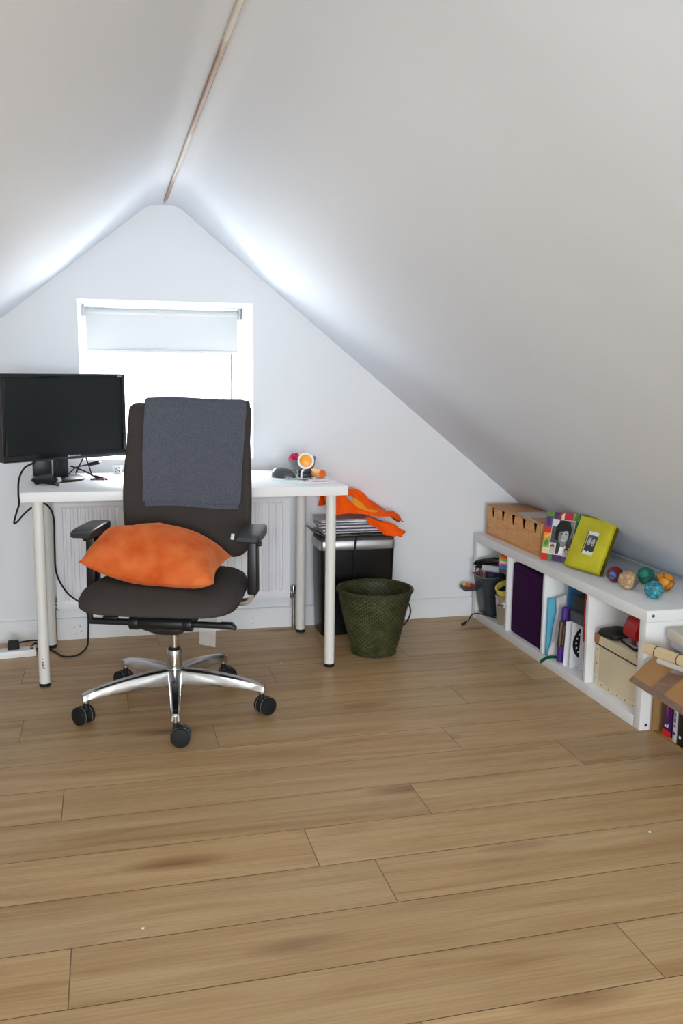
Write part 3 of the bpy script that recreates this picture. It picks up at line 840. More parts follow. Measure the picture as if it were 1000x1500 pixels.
# star base and castors
sb_bm = B()
add_cyl(sb_bm, (0, 0, .088), (0, 0, .160), .036, .0325, n=36, bev=.003)
RAD = .325
angs = [math.radians(a + 19.5) for a in (-94, -22, 50, 122, 194)]
for a in angs:
    d = Vector((math.cos(a), math.sin(a), 0)); s = Vector((-d.y, d.x, 0))
    rings = []
    for t in [0, .12, .25, .4, .55, .7, .85, .95, 1.0]:
        rr = .022 + (RAD - .022) * t
        top = .156 - .010 * t - .034 * t ** 2.2
        h = .056 * (1 - t) + .024 * t
        w = (.026 * (1 - t) + .0155 * t)
        if t == 1.0: top -= .003; w *= .8
        sec = [(-w, -h), (-w * .9, -h * .2), (-w * .8, -.004), (-w * .55, 0), (w * .55, 0), (w * .8, -.004), (w * .9, -h * .2), (w, -h), (w * .6, -h * 1.0), (w * .45, -h * .55), (-w * .45, -h * .55), (-w * .6, -h)]
        rings.append([d * rr + s * u + Vector((0, 0, top + v)) for u, v in sec])
    add_loft(sb_bm, rings)
    add_cyl(sb_bm, d * (RAD - .012) + Vector((0, 0, .080)), d * (RAD - .012) + Vector((0, 0, .102)), .0135, n=16)
obj('star_base', sb_bm, M['alu'], ch, smooth=35)
c_ang = [math.radians(x) for x in (-80, -42, -55, -130, -120)]     # way each castor's wheel axle points (local)
for a, ca in zip(angs, c_ang):
    d = Vector((math.cos(a), math.sin(a), 0)); p = d * (RAD - .012)
    ax = Vector((math.cos(ca), math.sin(ca), 0)); tr_ = Vector((-ax.y, ax.x, 0))
    if tr_.dot(d) < 0: tr_ = -tr_
    wc = p + tr_ * .016 + Vector((0, 0, .0315))
    bm = B(); add_cyl(bm, p + Vector((0, 0, .052)), p + Vector((0, 0, .083)), .0095, n=16)
    rings = []
    for k in range(13):
        th = math.radians(-10 + 200 * k / 12)
        rad = tr_ * math.cos(th) + Vector((0, 0, 1)) * math.sin(th)
        rings.append([wc + rad * .033 - ax * .006, wc + rad * .033 + ax * .006, wc + rad * .012 + ax * .006, wc + rad * .012 - ax * .006])
    add_loft(bm, rings)
    cs = obj('castor', bm, M['black'], ch)
    for s_ in (-1, 1):
        bm = B(); c0 = wc + ax * s_ * .0075; c1 = wc + ax * s_ * .027
        add_cyl(bm, c0, c1, .0315, n=32, bev=.004)
        wh = obj('wheel', bm, M['rubber'], cs)
        bm = B(); add_cyl(bm, c1 - ax * s_ * .001, c1 + ax * s_ * .0012, .0245, n=28, bev=.0008)
        add_cyl(bm, wc + ax * s_ * .0125, wc + ax * s_ * .0145, .0322, n=32, mi=1)
        o = obj('hubcap', bm, [M['black'], C('tread_grey', 110, 108, 106, .4)], wh) if False else None
        if o is None:
            me = bpy.data.meshes.new('hub'); bm.to_mesh(me); bm.free()
            b2 = B(); b2.from_mesh(wh.data); b2.from_mesh(me)
            b2.to_mesh(wh.data); b2.free(); bpy.data.meshes.remove(me)
            wh.data.materials.append(C('tread_grey', 120, 118, 116, .4))
            for p_ in wh.data.polygons: p_.use_smooth = True
            wh.data.set_sharp_from_angle(angle=math.radians(35))
# armrests: post, pad, bracket
for sx in (-1, 1):
    X = sx * .283
    bm = B(); add_box(bm, (X, -.005, .535), (.034, .062, .196), bev=.006, taper=(.92, .88))
    add_cyl(bm, (X + sx * .014, -.01, .612), (X + sx * .030, -.01, .612), .0085, n=14, bev=.002)
    ar = obj('armrest', bm, M['black'], ch)
    bm = B()
    secs = []
    for t, wL, zt, zb2 in ((0, .034, .651, .638), (.04, .037, .656, .633), (.15, .0385, .661, .631), (.45, .039, .663, .630), (.8, .037, .664, .632), (.95, .031, .662, .636), (1, .025, .657, .641)):
        yy = -.118 + .225 * t
        secs.append([(X + u * wL / .5, yy, (zt + zb2) / 2 + v * (zt - zb2)) for u, v in rrect(1, 1, .17, 4)])
    add_loft(bm, secs); obj('arm_pad', bm, M['padblk'], ar, smooth=50)
    bm = B(); add_box(bm, (X, -.005, .625), (.045, .09, .012), bev=.003); obj('pad_mount', bm, M['black'], ar)
    bm = B(); pts = [(X, -.005, .445), (X - sx * .002, -.005, .425), (X - sx * .02, -.005, .407), (X - sx * .07, -.005, .402), (X - sx * .14, -.005, .404)]
    P = spline(pts, 6); rings = []
    for i, p in enumerate(P):
        t_ = (P[min(i + 1, len(P) - 1)] - P[max(0, i - 1)]).normalized(); nn = Vector((-t_.z, 0, t_.x))
        rings.append([p + nn * .007 + Vector((0, -.026, 0)), p + nn * .007 + Vector((0, .026, 0)), p - nn * .007 + Vector((0, .026, 0)), p - nn * .007 + Vector((0, -.026, 0))])
    add_loft(bm, rings); obj('arm_bracket', bm, M['alu'], ar)

# ------------------------------------------------------------------ blanket over the chair back (chair-local coordinates)
bl = bpy.data.objects.new('blanket', None)
bm = B()
def drape(u, v, off_, x0, x1, zfront, zback):
    # v: 0 = front hem, 1 = rear hem
    x = x0 + (x1 - x0) * u
    top = BZ1 - .006 + off_
    Lf = top - zfront; Lb = top - zback; arc = .08
    s = v * (Lf + arc + Lb)
    c = .02 * (x / .22) ** 2
    rip = .0022 * math.sin(u * 9 + v * 4) + .0015 * noise.noise(Vector((u * 5, v * 6, 0)))
    yt_f = back_y(BZ1 - .02) - .0125 - off_ - c; yt_b = back_y(BZ1 - .02) + .052 + off_ - c
    if s < Lf:
        z = zfront + s
        zz_ = min(max(z, BZ0), BZ1)
        y = back_y(zz_) - .0125 - off_ - c - abs(rip) - .002 * max(0, (1 - s / .05))
    elif s < Lf + arc:
        t = (s - Lf) / arc
        a = PI * t
        y = yt_f + (yt_b - yt_f) * (1 - math.cos(a)) / 2
        z = top + .020 * math.sin(a) ** .7
    else:
        z = top - (s - Lf - arc); y = yt_b + .002 + abs(rip)
    xx = x + .004 * noise.noise(Vector((v * 5, u, 3))) + (.010 * (1 - v * 2.2) * (-1 if u > .5 else .25) if v < .45 else 0)
    if u > .93 and s > Lf - .02: z -= .006 * (u - .93) / .07
    return Vector((xx, y, z + .003 * math.sin(u * 6)))
add_grid(bm, lambda u, v: drape(u, v, .0085, -.160, .216, .722, .80), 40, 70)
add_grid(bm, lambda u, v: drape(u, v, .0015, -.152, .208, .703, .80), 40, 70)
bmesh.ops.recalc_face_normals(bm, faces=bm.faces)
bmesh.ops.solidify(bm, geom=bm.faces[:], thickness=.0035)
bo = obj('wool_blanket', bm, M['cloth'], smooth=60, loc=ch.location, rotz=CA)
tag(bo, 'grey felted wool blanket folded over the back of the office chair', 'blanket')

# ------------------------------------------------------------------ orange velvet cushion
Ac, Bc, Cc_, Dc = Vector((-.100, 3.075, .560)), Vector((.320, 2.842, .520)), Vector((.424, 3.165, .540)), Vector((.010, 3.335, .618))
bm = B()
def cush(s, t, side):
    es = .10 + .03 * t; et = .06 if t < 0 else .15
    s2 = s * (1 - es * (1 - t * t)); t2 = t * (1 - et * (1 - s * s))
    u, v = (s2 + 1) / 2, (t2 + 1) / 2
    p = Ac * (1 - u) * (1 - v) + Bc * u * (1 - v) + Cc_ * u * v + Dc * (1 - u) * v
    w = max(0, (1 - s * s) * (1 - t * t))
    if side > 0:
        h = .104 * w ** (.36 + .5 * max(0, -s) * max(0, t) - .02 * max(0, s) * max(0, t)) * (1 + .18 * t) * (1 - .85 * abs(s * t) ** 6)
        h *= 1 - .55 * max(0, -s) ** .8 * max(0, t) ** .8
        h += .006 * noise.noise(Vector((s * 2.2, t * 2.2, 1))) * min(1, w * 3)
    else:
        h = -.065 * w ** .45
    p = p + Vector((-.02 * max(0, h) / .12, .0, h))
    # sag of the front edge onto the seat
    p.z -= .030 * max(0, -t) ** 2 * (1 - s * s)
    p.z = max(p.z, .4935)
    return p
n = 44
V1 = add_grid(bm, lambda a, b: cush(2 * a - 1, 2 * b - 1, 1), n, n)
V2 = add_grid(bm, lambda a, b: cush(2 * a - 1, 2 * b - 1, -1), n, n)
bmesh.ops.remove_doubles(bm, verts=bm.verts, dist=1e-5)
cu = thing('cushion', 'orange velvet square cushion lying on the office chair seat', 'cushion', (.19, 3.1, .49))
o = obj('cover', bm, M['velvet'], cu, smooth=80); o.data.transform(Matrix.Translation((-.19, -3.1, -.49)))
bm = B()
edge = [cush(-1 + 2 * k / 20, -1, 1) for k in range(21)] + [cush(1, -1 + 2 * k / 20, 1) for k in range(1, 21)] + [cush(1 - 2 * k / 20, 1, 1) for k in range(1, 21)] + [cush(-1, 1 - 2 * k / 20, 1) for k in range(1, 20)]
add_tube(bm, edge, .0022, n=6, smooth=False, closed=True)
o = obj('seam', bm, M['velvet'], cu); o.data.transform(Matrix.Translation((-.19, -3.1, -.49)))

# ------------------------------------------------------------------ power strip on the floor
ps = thing('power_strip', 'white power strip with a black plug on the floor at the left', 'power strip', (-.405, 3.865, 0), .12)
bm = B(); add_box(bm, (0, 0, .0155), (.19, .062, .031), bev=.005); obj('housing', bm, M['desk'], ps)
for k in range(2):
    bm = B(); add_box(bm, (.078, -.012 + k * .028, .0315), (.013, .014, .004), bev=.001); obj('switch', bm, (C('switch_green', 20, 70, 46), C('switch_red', 196, 42, 46))[k], ps)
bm = B(); add_tube(bm, [(.093, .005, .014), (.12, .01, .008), (.15, .04, .005)], .0035); obj('cord', bm, M['rubber'], ps)
t = thing('mains_plug', 'black mains plug pushed into the white power strip', 'plug', (-.40, 3.875, .031), .1)
bm = B(); add_box(bm, (0, 0, .017), (.05, .046, .034), bev=.006, taper=(.85, .85)); obj('body', bm, M['rubber'], t)
bm = B(); add_tube(bm, [(.02, .02, .018), (.05, .036, .016), (.085, .046, .014), (.112, .052, .004), (.125, .058, -.022)], .0036); obj('cord', bm, M['rubber'], t)
bm = B(); add_tube(bm, [(-.31, 3.99, .005), (-.285, 4.0, .005), (-.262, 3.985, .005)], .0035)
add_tube(bm, [(-.345, 3.92, .005), (-.325, 3.98, .016), (-.31, 3.995, .006)], .0035)
tag(obj('floor_cable', bm, M['rubber']), 'short black cable curling on the floor behind the front left desk leg', 'cable')

# ------------------------------------------------------------------ pedal bin, papers, orange shirt
BX0, BX1, BY0, BY1 = .915, 1.272, 3.868, 4.052
bcx, bcy = (BX0 + BX1) / 2, (BY0 + BY1) / 2; bw_, bd_ = BX1 - BX0, BY1 - BY0
bn = thing('waste_bin', 'black rectangular bin with a brushed steel rim at the right end of the desk', 'bin', (bcx, bcy, 0))
def rr3(w, d, r, z): return [(x, y, z) for x, y in rrect(w, d, r, 5)]
bm = B(); add_loft(bm, [rr3(bw_ - .03, bd_ - .02, .02, 0), rr3(bw_ - .028, bd_ - .018, .02, .01), rr3(bw_ - .006, bd_ - .006, .02, .402)]); obj('body', bm, M['binblack'], bn)
bm = B(); add_loft(bm, [rr3(bw_ - .002, bd_ - .002, .022, .398), rr3(bw_, bd_, .022, .400), rr3(bw_, bd_, .022, .437), rr3(bw_ - .004, bd_ - .004, .022, .440)]); obj('steel_rim', bm, M['steel'], bn)
bm = B(); add_loft(bm, [rr3(bw_ - .008, bd_ - .008, .022, .440), rr3(bw_ - .008, bd_ - .008, .022, .452), rr3(bw_ - .03, bd_ - .03, .02, .462)]); obj('lid', bm, M['darkgrey'], bn)
bm = B(); add_tube(bm, [(1.10, 3.89, .4675), (1.088, 3.862, .4635), (1.078, 3.860, .447), (1.0755, 3.8612, .41), (1.074, 3.862, .3), (1.10, 3.862, .16), (1.2, 3.85, .05), (1.262, 3.75, .066), (1.285, 3.735, .085), (1.301, 3.73, .125), (1.30, 3.745, .16), (1.285, 3.79, .185), (1.25, 3.855, .20)], .0035, n=8)
o = obj('power_cord', bm, M['rubber'], bn); o.data.transform(Matrix.Translation((-bcx, -bcy, 0)))
t_ = 'grey-white sheet of the paper stack on the black bin'
rnd = random.Random(11)
zc_ = .464
bm = B()
def bag(u, v):
    x = .883 + .40 * u; y = 3.85 + .19 * v
    z = .4665 + .004 * math.sin(u * 20) * math.sin(v * 13) + .006 * noise.noise(Vector((u * 6, v * 4, 0)))
    ed = max(0, .10 - u) / .10
    z += ed * .035 - .02 * ed * abs(v - .5)
    z = max(z, .4665)
    if x < .92: z = max(z, .4665 + .02 * ed)
    return Vector((x - .012 * ed, y, z))
add_grid(bm, bag, 40, 16); bmesh.ops.recalc_face_normals(bm, faces=bm.faces); bmesh.ops.solidify(bm, geom=bm.faces[:], thickness=-.0012)
tag(obj('plastic_bag', bm, M['plasticbag']), 'crumpled grey plastic bag spread under the papers on the bin', 'bag')
zc_ = .478
for k in range(9):
    th = rnd.choice((.006, .007, .009, .005))
    w = .335 - .010 * k + rnd.uniform(-.02, .02); d = .165 + rnd.uniform(-.02, .006)
    x = bcx - .006 * k + rnd.uniform(-.012, .012); y = 3.955 + rnd.uniform(-.004, .004)
    bm = B(); a = rnd.uniform(-.06, .06)
    add_grid(bm, lambda u, v: Vector(((u - .5) * w, (v - .5) * d, .0003 * math.sin(u * 5 + k))), 10, 4)
    bmesh.ops.recalc_face_normals(bm, faces=bm.faces); bmesh.ops.solidify(bm, geom=bm.faces[:], thickness=-(th - .0025))
    o = obj('magazine', bm, [M['paper2'], M['paper'], M['news']][k % 3], loc=(x, y, zc_), rotz=a, smooth=30)
    tag(o, t_, 'magazine', 'papers stacked on the bin'); zc_ += th + .0006
PT = zc_
# crumpled orange shirt
bm = B()
def shirt(u, v):
    x = .945 + .375 * u
    topz = [(.0, .650), (.12, .672), (.26, .686), (.40, .660), (.56, .612), (.72, .582), (.86, .556), (.95, .530), (1.0, .505)]
    zt = topz[-1][1]
    for (a, za), (b, zb_) in zip(topz, topz[1:]):
        if a <= u <= b: zt = za + (zb_ - za) * (u - a) / (b - a); break
    basez = PT + .001 if u < .80 else PT + .001 - (u - .80) / .20 * (.030 + .02 * v)
    y = 3.86 + .195 * (v + (.5 - v) * .55 * max(0, (u - .82) / .18) ** 2)
    prof_ = math.sin(PI * min(1, (v * .92 + .04))) ** .55
    fold = .014 * math.sin((u * 9 - v * 6) * 1.3) * math.sin(v * PI) + .011 * noise.noise(Vector((u * 7, v * 5, 2))) + .006 * noise.noise(Vector((u * 17, v * 11, 5)))
    z = basez + max(.004, (zt - basez) * prof_ * (.55 + .45 * min(1, v * 1.6 + .1)) + fold * prof_)
    if u < .80: z = max(z, PT + .0015)
    return Vector((x, y - .012 * math.sin(u * 13) * (1 - v) + .01 * noise.noise(Vector((u * 8, 0, 9))) - .01, z))
add_grid(bm, shirt, 70, 44)
bmesh.ops.recalc_face_normals(bm, faces=bm.faces)
sh = thing('orange_shirt', 'crumpled bright orange shirt with a printed figure on the paper stack', 'shirt', (1.13, 3.95, PT))
T0 = Matrix.Translation((-1.13, -3.95, -PT))
bmesh.ops.solidify(bm, geom=bm.faces[:], thickness=.0015)
o = obj('cloth', bm, M['orange'], sh, smooth=70); o.data.transform(T0)
bm = B()
def sleeve(u, v):
    x = 1.125 + .190 * u; y = 3.815 + .054 * v
    z = .548 - .050 * u - .022 * u * u + .010 * math.sin(v * PI) + .007 * math.sin(u * 8 + v * 3) + .012 * noise.noise(Vector((u * 5, v * 2, 1))) - (1 - v) * (.022 + .012 * math.sin(u * PI))
    return Vector((x - .030 * (1 - v) * u + .012 * noise.noise(Vector((v * 4, u, 8))), y, z))
add_grid(bm, sleeve, 24, 12); bmesh.ops.recalc_face_normals(bm, faces=bm.faces); bmesh.ops.solidify(bm, geom=bm.faces[:], thickness=.006)
o = obj('sleeve', bm, M['orange'], sh, smooth=70); o.data.transform(T0)
def shirt_patch(name, pts, col, lift=.0025):
    # small print lying on the shirt surface: polygon in (u, v)
    us = [p[0] for p in pts]; vs = [p[1] for p in pts]
    bm = B()
    cu_, cv_ = sum(us) / len(us), sum(vs) / len(vs)
    K = 6
    rings = []
    for r_ in range(K + 1):
        f_ = r_ / K
        rings.append([shirt(cu_ + (u - cu_) * f_ * .999 + 1e-4 * (u - cu_), cv_ + (v - cv_) * f_) + Vector((0, -lift, lift)) for u, v in pts])
    add_loft(bm, rings, cap0=False, cap1=False)
    o = obj(name, bm, col, sh, smooth=60); o.data.transform(T0)
def ell(cu_, cv_, a, b, ang, n=18): return [(cu_ + a * math.cos(t) * math.cos(ang) - b * math.sin(t) * math.sin(ang), cv_ + a * math.cos(t) * math.sin(ang) + b * math.sin(t) * math.cos(ang)) for t in [2 * PI * k / n for k in range(n)]]
shirt_patch('printed_shape', ell(.46, .15, .17, .085, -.22), C('print_amber', 248, 152, 24, .8), .003)
shirt_patch('printed_tip', ell(.295, .195, .045, .042, -.22), C('print_grey', 168, 162, 156, .8), .0042)
shirt_patch('printed_patch', ell(.70, .30, .05, .08, .5), C('print_white', 222, 216, 208, .8), .0042)

# ------------------------------------------------------------------ wicker basket
wb = thing('wicker_basket', 'dark green round wicker waste basket standing before the black bin', 'basket', (1.094, 3.605, 0))
bm = B()
NS = 252; rowsn = 34; HB = .272
def wick(k, j, inner=False):
    a = 2 * PI * k / NS
    t = j / (rowsn * 2)
    r = .092 + (.157 - .092) * (t ** .92)
    row = j // 2 if j % 2 else None
    wv = math.sin(a * 42 + (PI if (j // 2) % 2 else 0))
    d = .0034 * wv * (1 if j % 2 else .25) + (.0016 if j % 2 else -.0022)
    d += .0012 * math.sin(a * 3 + t * 9)
    if inner: r -= .006; d = -d * .6
    return Vector(((r + d) * math.cos(a), (r + d) * math.sin(a), .006 + HB * t))
outer = [[wick(k, j) for k in range(NS)] for j in range(rowsn * 2 + 1)]
add_loft(bm, outer, cap0=True, cap1=False)
inner = [[wick(k, j, True) for k in range(NS)] for j in range(0, rowsn * 2 + 1)]
add_loft(bm, inner, cap0=True, cap1=False)
obj('woven_body', bm, M['weave'], wb, smooth=80)
bm = B()
for ph in range(3):
    add_tube(bm, [((.157 + .0055 * math.cos(18 * a + ph * 2.09)) * math.cos(a), (.157 + .0055 * math.cos(18 * a + ph * 2.09)) * math.sin(a), HB + .008 + .005 * math.sin(18 * a + ph * 2.09)) for a in [2 * PI * k / 200 for k in range(200)]], .0042, n=6, smooth=False, closed=True)
obj('braided_rim', bm, M['wicker'], wb, smooth=80)
bm = B()
for ph in range(2):
    add_tube(bm, [((.093 + .003 * math.cos(22 * a + ph * 3.14)) * math.cos(a), (.093 + .003 * math.cos(22 * a + ph * 3.14)) * math.sin(a), .006 + .0025 * math.sin(22 * a + ph * 3.14)) for a in [2 * PI * k / 160 for k in range(160)]], .0035, n=6, smooth=False, closed=True)
obj('braided_foot', bm, M['wicker'], wb, smooth=80)

# ------------------------------------------------------------------ low cube shelf along the right slope
SX0, SX1, SY0, SY1, SH = 1.733, 2.122, 2.575, 4.043, .4215
sf = thing('cube_shelf', 'low white four-cube shelf unit along the right sloping wall', 'shelf', ((SX0 + SX1) / 2, (SY0 + SY1) / 2, 0))
scx, scy = sf.location.x, sf.location.y
def sbox(name, x0, x1, y0, y1, z0, z1, parent=sf, mt=None, bev=.0012):
    bm = B(); add_box(bm, ((x0 + x1) / 2 - scx, (y0 + y1) / 2 - scy, (z0 + z1) / 2), (x1 - x0, y1 - y0, z1 - z0), bev=bev)
    return obj(name, bm, mt or M['shelf'], parent)
sbox('top_board', SX0, SX1, SY0, SY1, SH - .04, SH)
sbox('bottom_board', SX0, SX1, SY0 + .04, SY1 - .04, 0, .04)
sp = sbox('side_panel', SX0, SX1, SY0, SY0 + .039, 0, SH - .0405)
sbox('side_panel', SX0, SX1, SY1 - .039, SY1, 0, SH - .0405)
for yy in (2.957, 3.310, 3.663): sbox('divider', SX0 + .001, SX1, yy - .0085, yy + .0085, .04, SH - .04)
for xx, zz in ((1.757, .403), (1.757, .019), (2.09, .403), (2.09, .019)):
    bm = B(); add_cyl(bm, (xx - scx, SY0 - scy - .0012, zz), (xx - scx, SY0 - scy + .001, zz), .0055, n=18); add_cyl(bm, (xx - scx, SY0 - scy - .0016, zz), (xx - scx, SY0 - scy, zz), .0026, n=6, mi=1)
    obj('screw', bm, [C('screw_grey', 120, 120, 122, .35, metal=.8), M['dark']], sp if zz < .3 else sf)

# wooden mini chest with five drawers
KX0, KX1, KY0, KY1, KZ0, KZ1 = 1.779, 1.952, 3.446, 4.010, SH, .568
kc = thing('mini_chest', 'birch plywood box with five small drawers on the far end of the shelf', 'chest of drawers', ((KX0 + KX1) / 2, (KY0 + KY1) / 2, KZ0))
kcx, kcy = kc.location.x, kc.location.y
def kbox(name, x0, x1, y0, y1, z0, z1, mt, bev=.0008, parent=kc):
    bm = B(); add_box(bm, ((x0 + x1) / 2 - kcx, (y0 + y1) / 2 - kcy, (z0 + z1) / 2 - KZ0), (x1 - x0, y1 - y0, z1 - z0), bev=bev); return obj(name, bm, mt, parent)
kbox('top_panel', KX0, KX1, KY0, KY1, KZ1 - .007, KZ1, M['birchside'])
kbox('bottom_panel', KX0, KX1, KY0, KY1, KZ0, KZ0 + .009, M['birchside'])
kbox('side_panel', KX0, KX1, KY0, KY0 + .007, KZ0 + .009, KZ1 - .007, M['birchside'])
kbox('side_panel', KX0, KX1, KY1 - .007, KY1, KZ0 + .009, KZ1 - .007, M['birchside'])
kbox('back_panel', KX1 - .006, KX1, KY0 + .007, KY1 - .007, KZ0 + .009, KZ1 - .007, M['birchside'])
dw = (KY1 - KY0 - .014) / 5
for k in range(5):
    y1_ = KY1 - .007 - k * dw; y0_ = y1_ - dw
    yc = (y0_ + y1_) / 2; z0, z1 = KZ0 + .010, KZ1 - .009
    # front with a wedge-shaped finger cut-out
    wt, wb_, hd = .022, .011, .044
    poly = [(y0_ + .0022, z0), (y1_ - .0022, z0), (y1_ - .0022, z1), (yc + wt, z1), (yc + wb_, z1 - hd), (yc - wb_, z1 - hd), (yc - wt, z1), (y0_ + .0022, z1)]
    bm = B()
    bl_ = lambda lo, hi: [(lo[0], lo[1]), (hi[0], lo[1]), (hi[0], hi[1]), (lo[0], hi[1])]
    to3 = lambda u, v, d: Vector((KX0 + .001 + d - kcx, u - kcy, v - KZ0))
    add_prism(bm, bl_((y0_ + .0022, z0), (y1_ - .0022, z1 - hd)), to3, .007)
    add_prism(bm, [(y0_ + .0022, z1 - hd), (yc - wb_, z1 - hd), (yc - wt, z1), (y0_ + .0022, z1)], to3, .007)
    add_prism(bm, [(yc + wb_, z1 - hd), (y1_ - .0022, z1 - hd), (y1_ - .0022, z1), (yc + wt, z1)], to3, .007)
    dr = obj('drawer', bm, M['birch'], kc, smooth=0)
    bm = B(); add_box(bm, (KX0 + .07 - kcx, yc - kcy, (z0 + z1) / 2 - KZ0 - .01), (.11, dw - .006, z1 - z0 - .03)); obj('drawer_box', bm, M['dark'], dr)  # coloured dark to stand for the shade behind the finger cut-out
bm = B()
add_prism(bm, [(1.800, 3.735), (1.965, 3.73), (1.955, 3.478), (1.770, 3.478)], lambda u, v, d: Vector((u, v, KZ1 + .0005 + d)), .0016)
tag(obj('paper_sheet', bm, C('letter', 214, 206, 194, .8, col2=srgb(196, 188, 178), vscale=60)), 'white printed sheets lying on top of the birch drawer box', 'paper')
bm = B()
add_prism(bm, [(1.79, 3.57), (1.95, 3.56), (1.95, 3.462), (1.774, 3.455)], lambda u, v, d: Vector((u, v, KZ1 + .0024 + d)), .0012)
tag(obj('envelope', bm, C('tanpaper', 196, 150, 110, .8)), 'brown paper envelope among the sheets on the birch drawer box', 'envelope')

# ------------------------------------------------------------------ picture frames (leaning)
def leaning_frame(name, label, BL, e, W, H, lean, thick, build):
    """BL: bottom-left foot, e: unit direction along the foot (towards the photo's right)"""
    e = Vector((e[0], e[1], 0)).normalized(); back = Vector((-e.y, e.x, 0))
    if back.x < 0: back = -back
    up = (Vector((0, 0, 1)) * math.cos(lean) + back * math.sin(lean)); nb = up.cross(e)
    if nb.dot(back) < 0: nb = -nb
    t = thing(name, label, 'picture frame', (BL[0], BL[1], BL[2] + thick * math.sin(lean)))
    P = lambda u, v, d: e * u + up * v + nb * d       # d > 0 goes into the frame's back
    build(t, P, W, H, thick); return t
def quad(bm, P, u0, u1, v0, v1, d, mi=0):
    f = bm.faces.new([bm.verts.new(P(u, v, d)) for u, v in ((u0, v0), (u1, v0), (u1, v1), (u0, v1))]); f.material_index = mi
def fan(bm, P, pts, d, mi):
    f = bm.faces.new([bm.verts.new(P(u, v, d)) for u, v in pts]); f.material_index = mi
def el(cx_, cy_, a, b, n=20, rot=0): return [(cx_ + a * math.cos(t) * math.cos(rot) - b * math.sin(t) * math.sin(rot), cy_ + a * math.cos(t) * math.sin(rot) + b * math.sin(t) * math.cos(rot)) for t in [2 * PI * k / n for k in range(n)]]
ph = [C('ph_%d' % g, g, g, g, .45) for g in (24, 48, 80, 130, 176, 214, 236)]
def box_panel(bm, P, u0, u1, v0, v1, d0, d1, mi=0):
    vs = [bm.verts.new(P(u, v, d)) for d in (d0, d1) for u, v in ((u0, v0), (u1, v0), (u1, v1), (u0, v1))]
    for q in ((0, 1, 2, 3), (7, 6, 5, 4), (0, 4, 5, 1), (1, 5, 6, 2), (2, 6, 7, 3), (3, 7, 4, 0)):
        f = bm.faces.new([vs[i] for i in q]); f.material_index = mi
def build_collage(t, P, W, H, th):
    bm = B(); box_panel(bm, P, 0, W, 0, H, .0, th); obj('board', bm, C('board_white', 226, 222, 214, .6), t, smooth=0)
    cols = [('c_red', 206, 44, 40), ('c_green', 78, 140, 60), ('c_plum', 84, 44, 92), ('c_orange', 232, 150, 34), ('c_crimson', 190, 28, 62), ('c_violet', 96, 74, 140), ('c_teal', 96, 170, 160), ('c_lime', 150, 172, 74), ('c_cream', 226, 206, 160), ('c_darkgreen', 46, 110, 78)]
    ms = [C(*c, .55) for c in cols]
    bm = B(); d = -.0006
    bwid = .030
    # left strip from foot to top, bottom strip, right strip, top strip
    def strip(cells, f):
        for a, b, mi in cells: quad(bm, P, *f(a, b), d, mi)
    strip([(0, .14, 0), (.14, .26, 8), (.26, .44, 7), (.44, .56, 3), (.56, .68, 0), (.68, .90, 5), (.9, 1, 8)], lambda a, b: (0, bwid, a * H, b * H))
    strip([(.18, .30, 1), (.30, .56, 2), (.56, .72, 5), (.72, .9, 6), (.9, 1, 1)], lambda a, b: (a * W, b * W, 0, bwid * .9))
    strip([(.14, .4, 6), (.4, .62, 2), (.62, .86, 9)], lambda a, b: (W - bwid, W, a * H, b * H))
    strip([(0, .22, 1), (.22, .42, 2), (.42, .50, 8), (.50, .74, 4), (.74, .9, 7), (.9, 1, 9)], lambda a, b: (a * W, b * W, H - bwid, H))
    d = -.0009
    fan(bm, P, [(.004, .35 * H), (.014, .28 * H), (.027, .36 * H), (.016, .44 * H)], d, 1)
    fan(bm, P, [(0, .45 * H), (.029, .52 * H), (.029, .56 * H)], d, 8)
    fan(bm, P, el(.015, .79 * H, .009, .02), d, 2)
    fan(bm, P, [(.3 * W, H - bwid), (.42 * W, H), (.50 * W, H)], d, 0)
    fan(bm, P, [(.74 * W, H - bwid), (.80 * W, H), (.90 * W, H - .004), (.86 * W, H - bwid)], d, 1)
    fan(bm, P, [(.6 * W, .002), (.74 * W, .026), (.8 * W, .004)], d, 1)
    obj('collage_border', bm, ms, t, smooth=0)
    # black and white portrait: hair, face and smile, two small snapshots
    bm = B()
    u0, u1, v0, v1 = bwid + .002, W - bwid - .002, bwid + .002, H - bwid - .002
    w, h = u1 - u0, v1 - v0
    U = lambda a: u0 + a * w
    Vv = lambda b: v0 + b * h
    quad(bm, P, u0, u1, v0, v1, -.0008, 2)
    quad(bm, P, u0, U(.30), Vv(.8), v1, -.0010, 5)
    quad(bm, P, U(.84), u1, Vv(.5), v1, -.0010, 3)
    fan(bm, P, [(U(.30), Vv(.0)), (U(.20), Vv(.25)), (U(.36), Vv(.34)), (U(.75), Vv(.34)), (U(.92), Vv(.2)), (U(.95), Vv(.0))], -.0012, 1)
    fan(bm, P, [(U(.42), Vv(0)), (U(.5), Vv(.30)), (U(.70), Vv(.28)), (U(.82), Vv(.0))], -.0013, 6)
    fan(bm, P, el(U(.55), Vv(.70), .36 * w, .30 * h, 28), -.0014, 0)             # hair
    fan(bm, P, [(U(.16), Vv(.42)), (U(.2), Vv(.75)), (U(.4), Vv(.7)), (U(.34), Vv(.38))], -.0014, 0)
    fan(bm, P, [(U(.48), Vv(.2)), (U(.44), Vv(.40)), (U(.72), Vv(.40)), (U(.68), Vv(.2))], -.0015, 3)  # neck
    fan(bm, P, el(U(.57), Vv(.53), .225 * w, .235 * h, 28, -.1), -.0016, 3)     # face
    fan(bm, P, el(U(.64), Vv(.54), .14 * w, .19 * h, 22, -.1), -.0018, 4)       # lit cheek
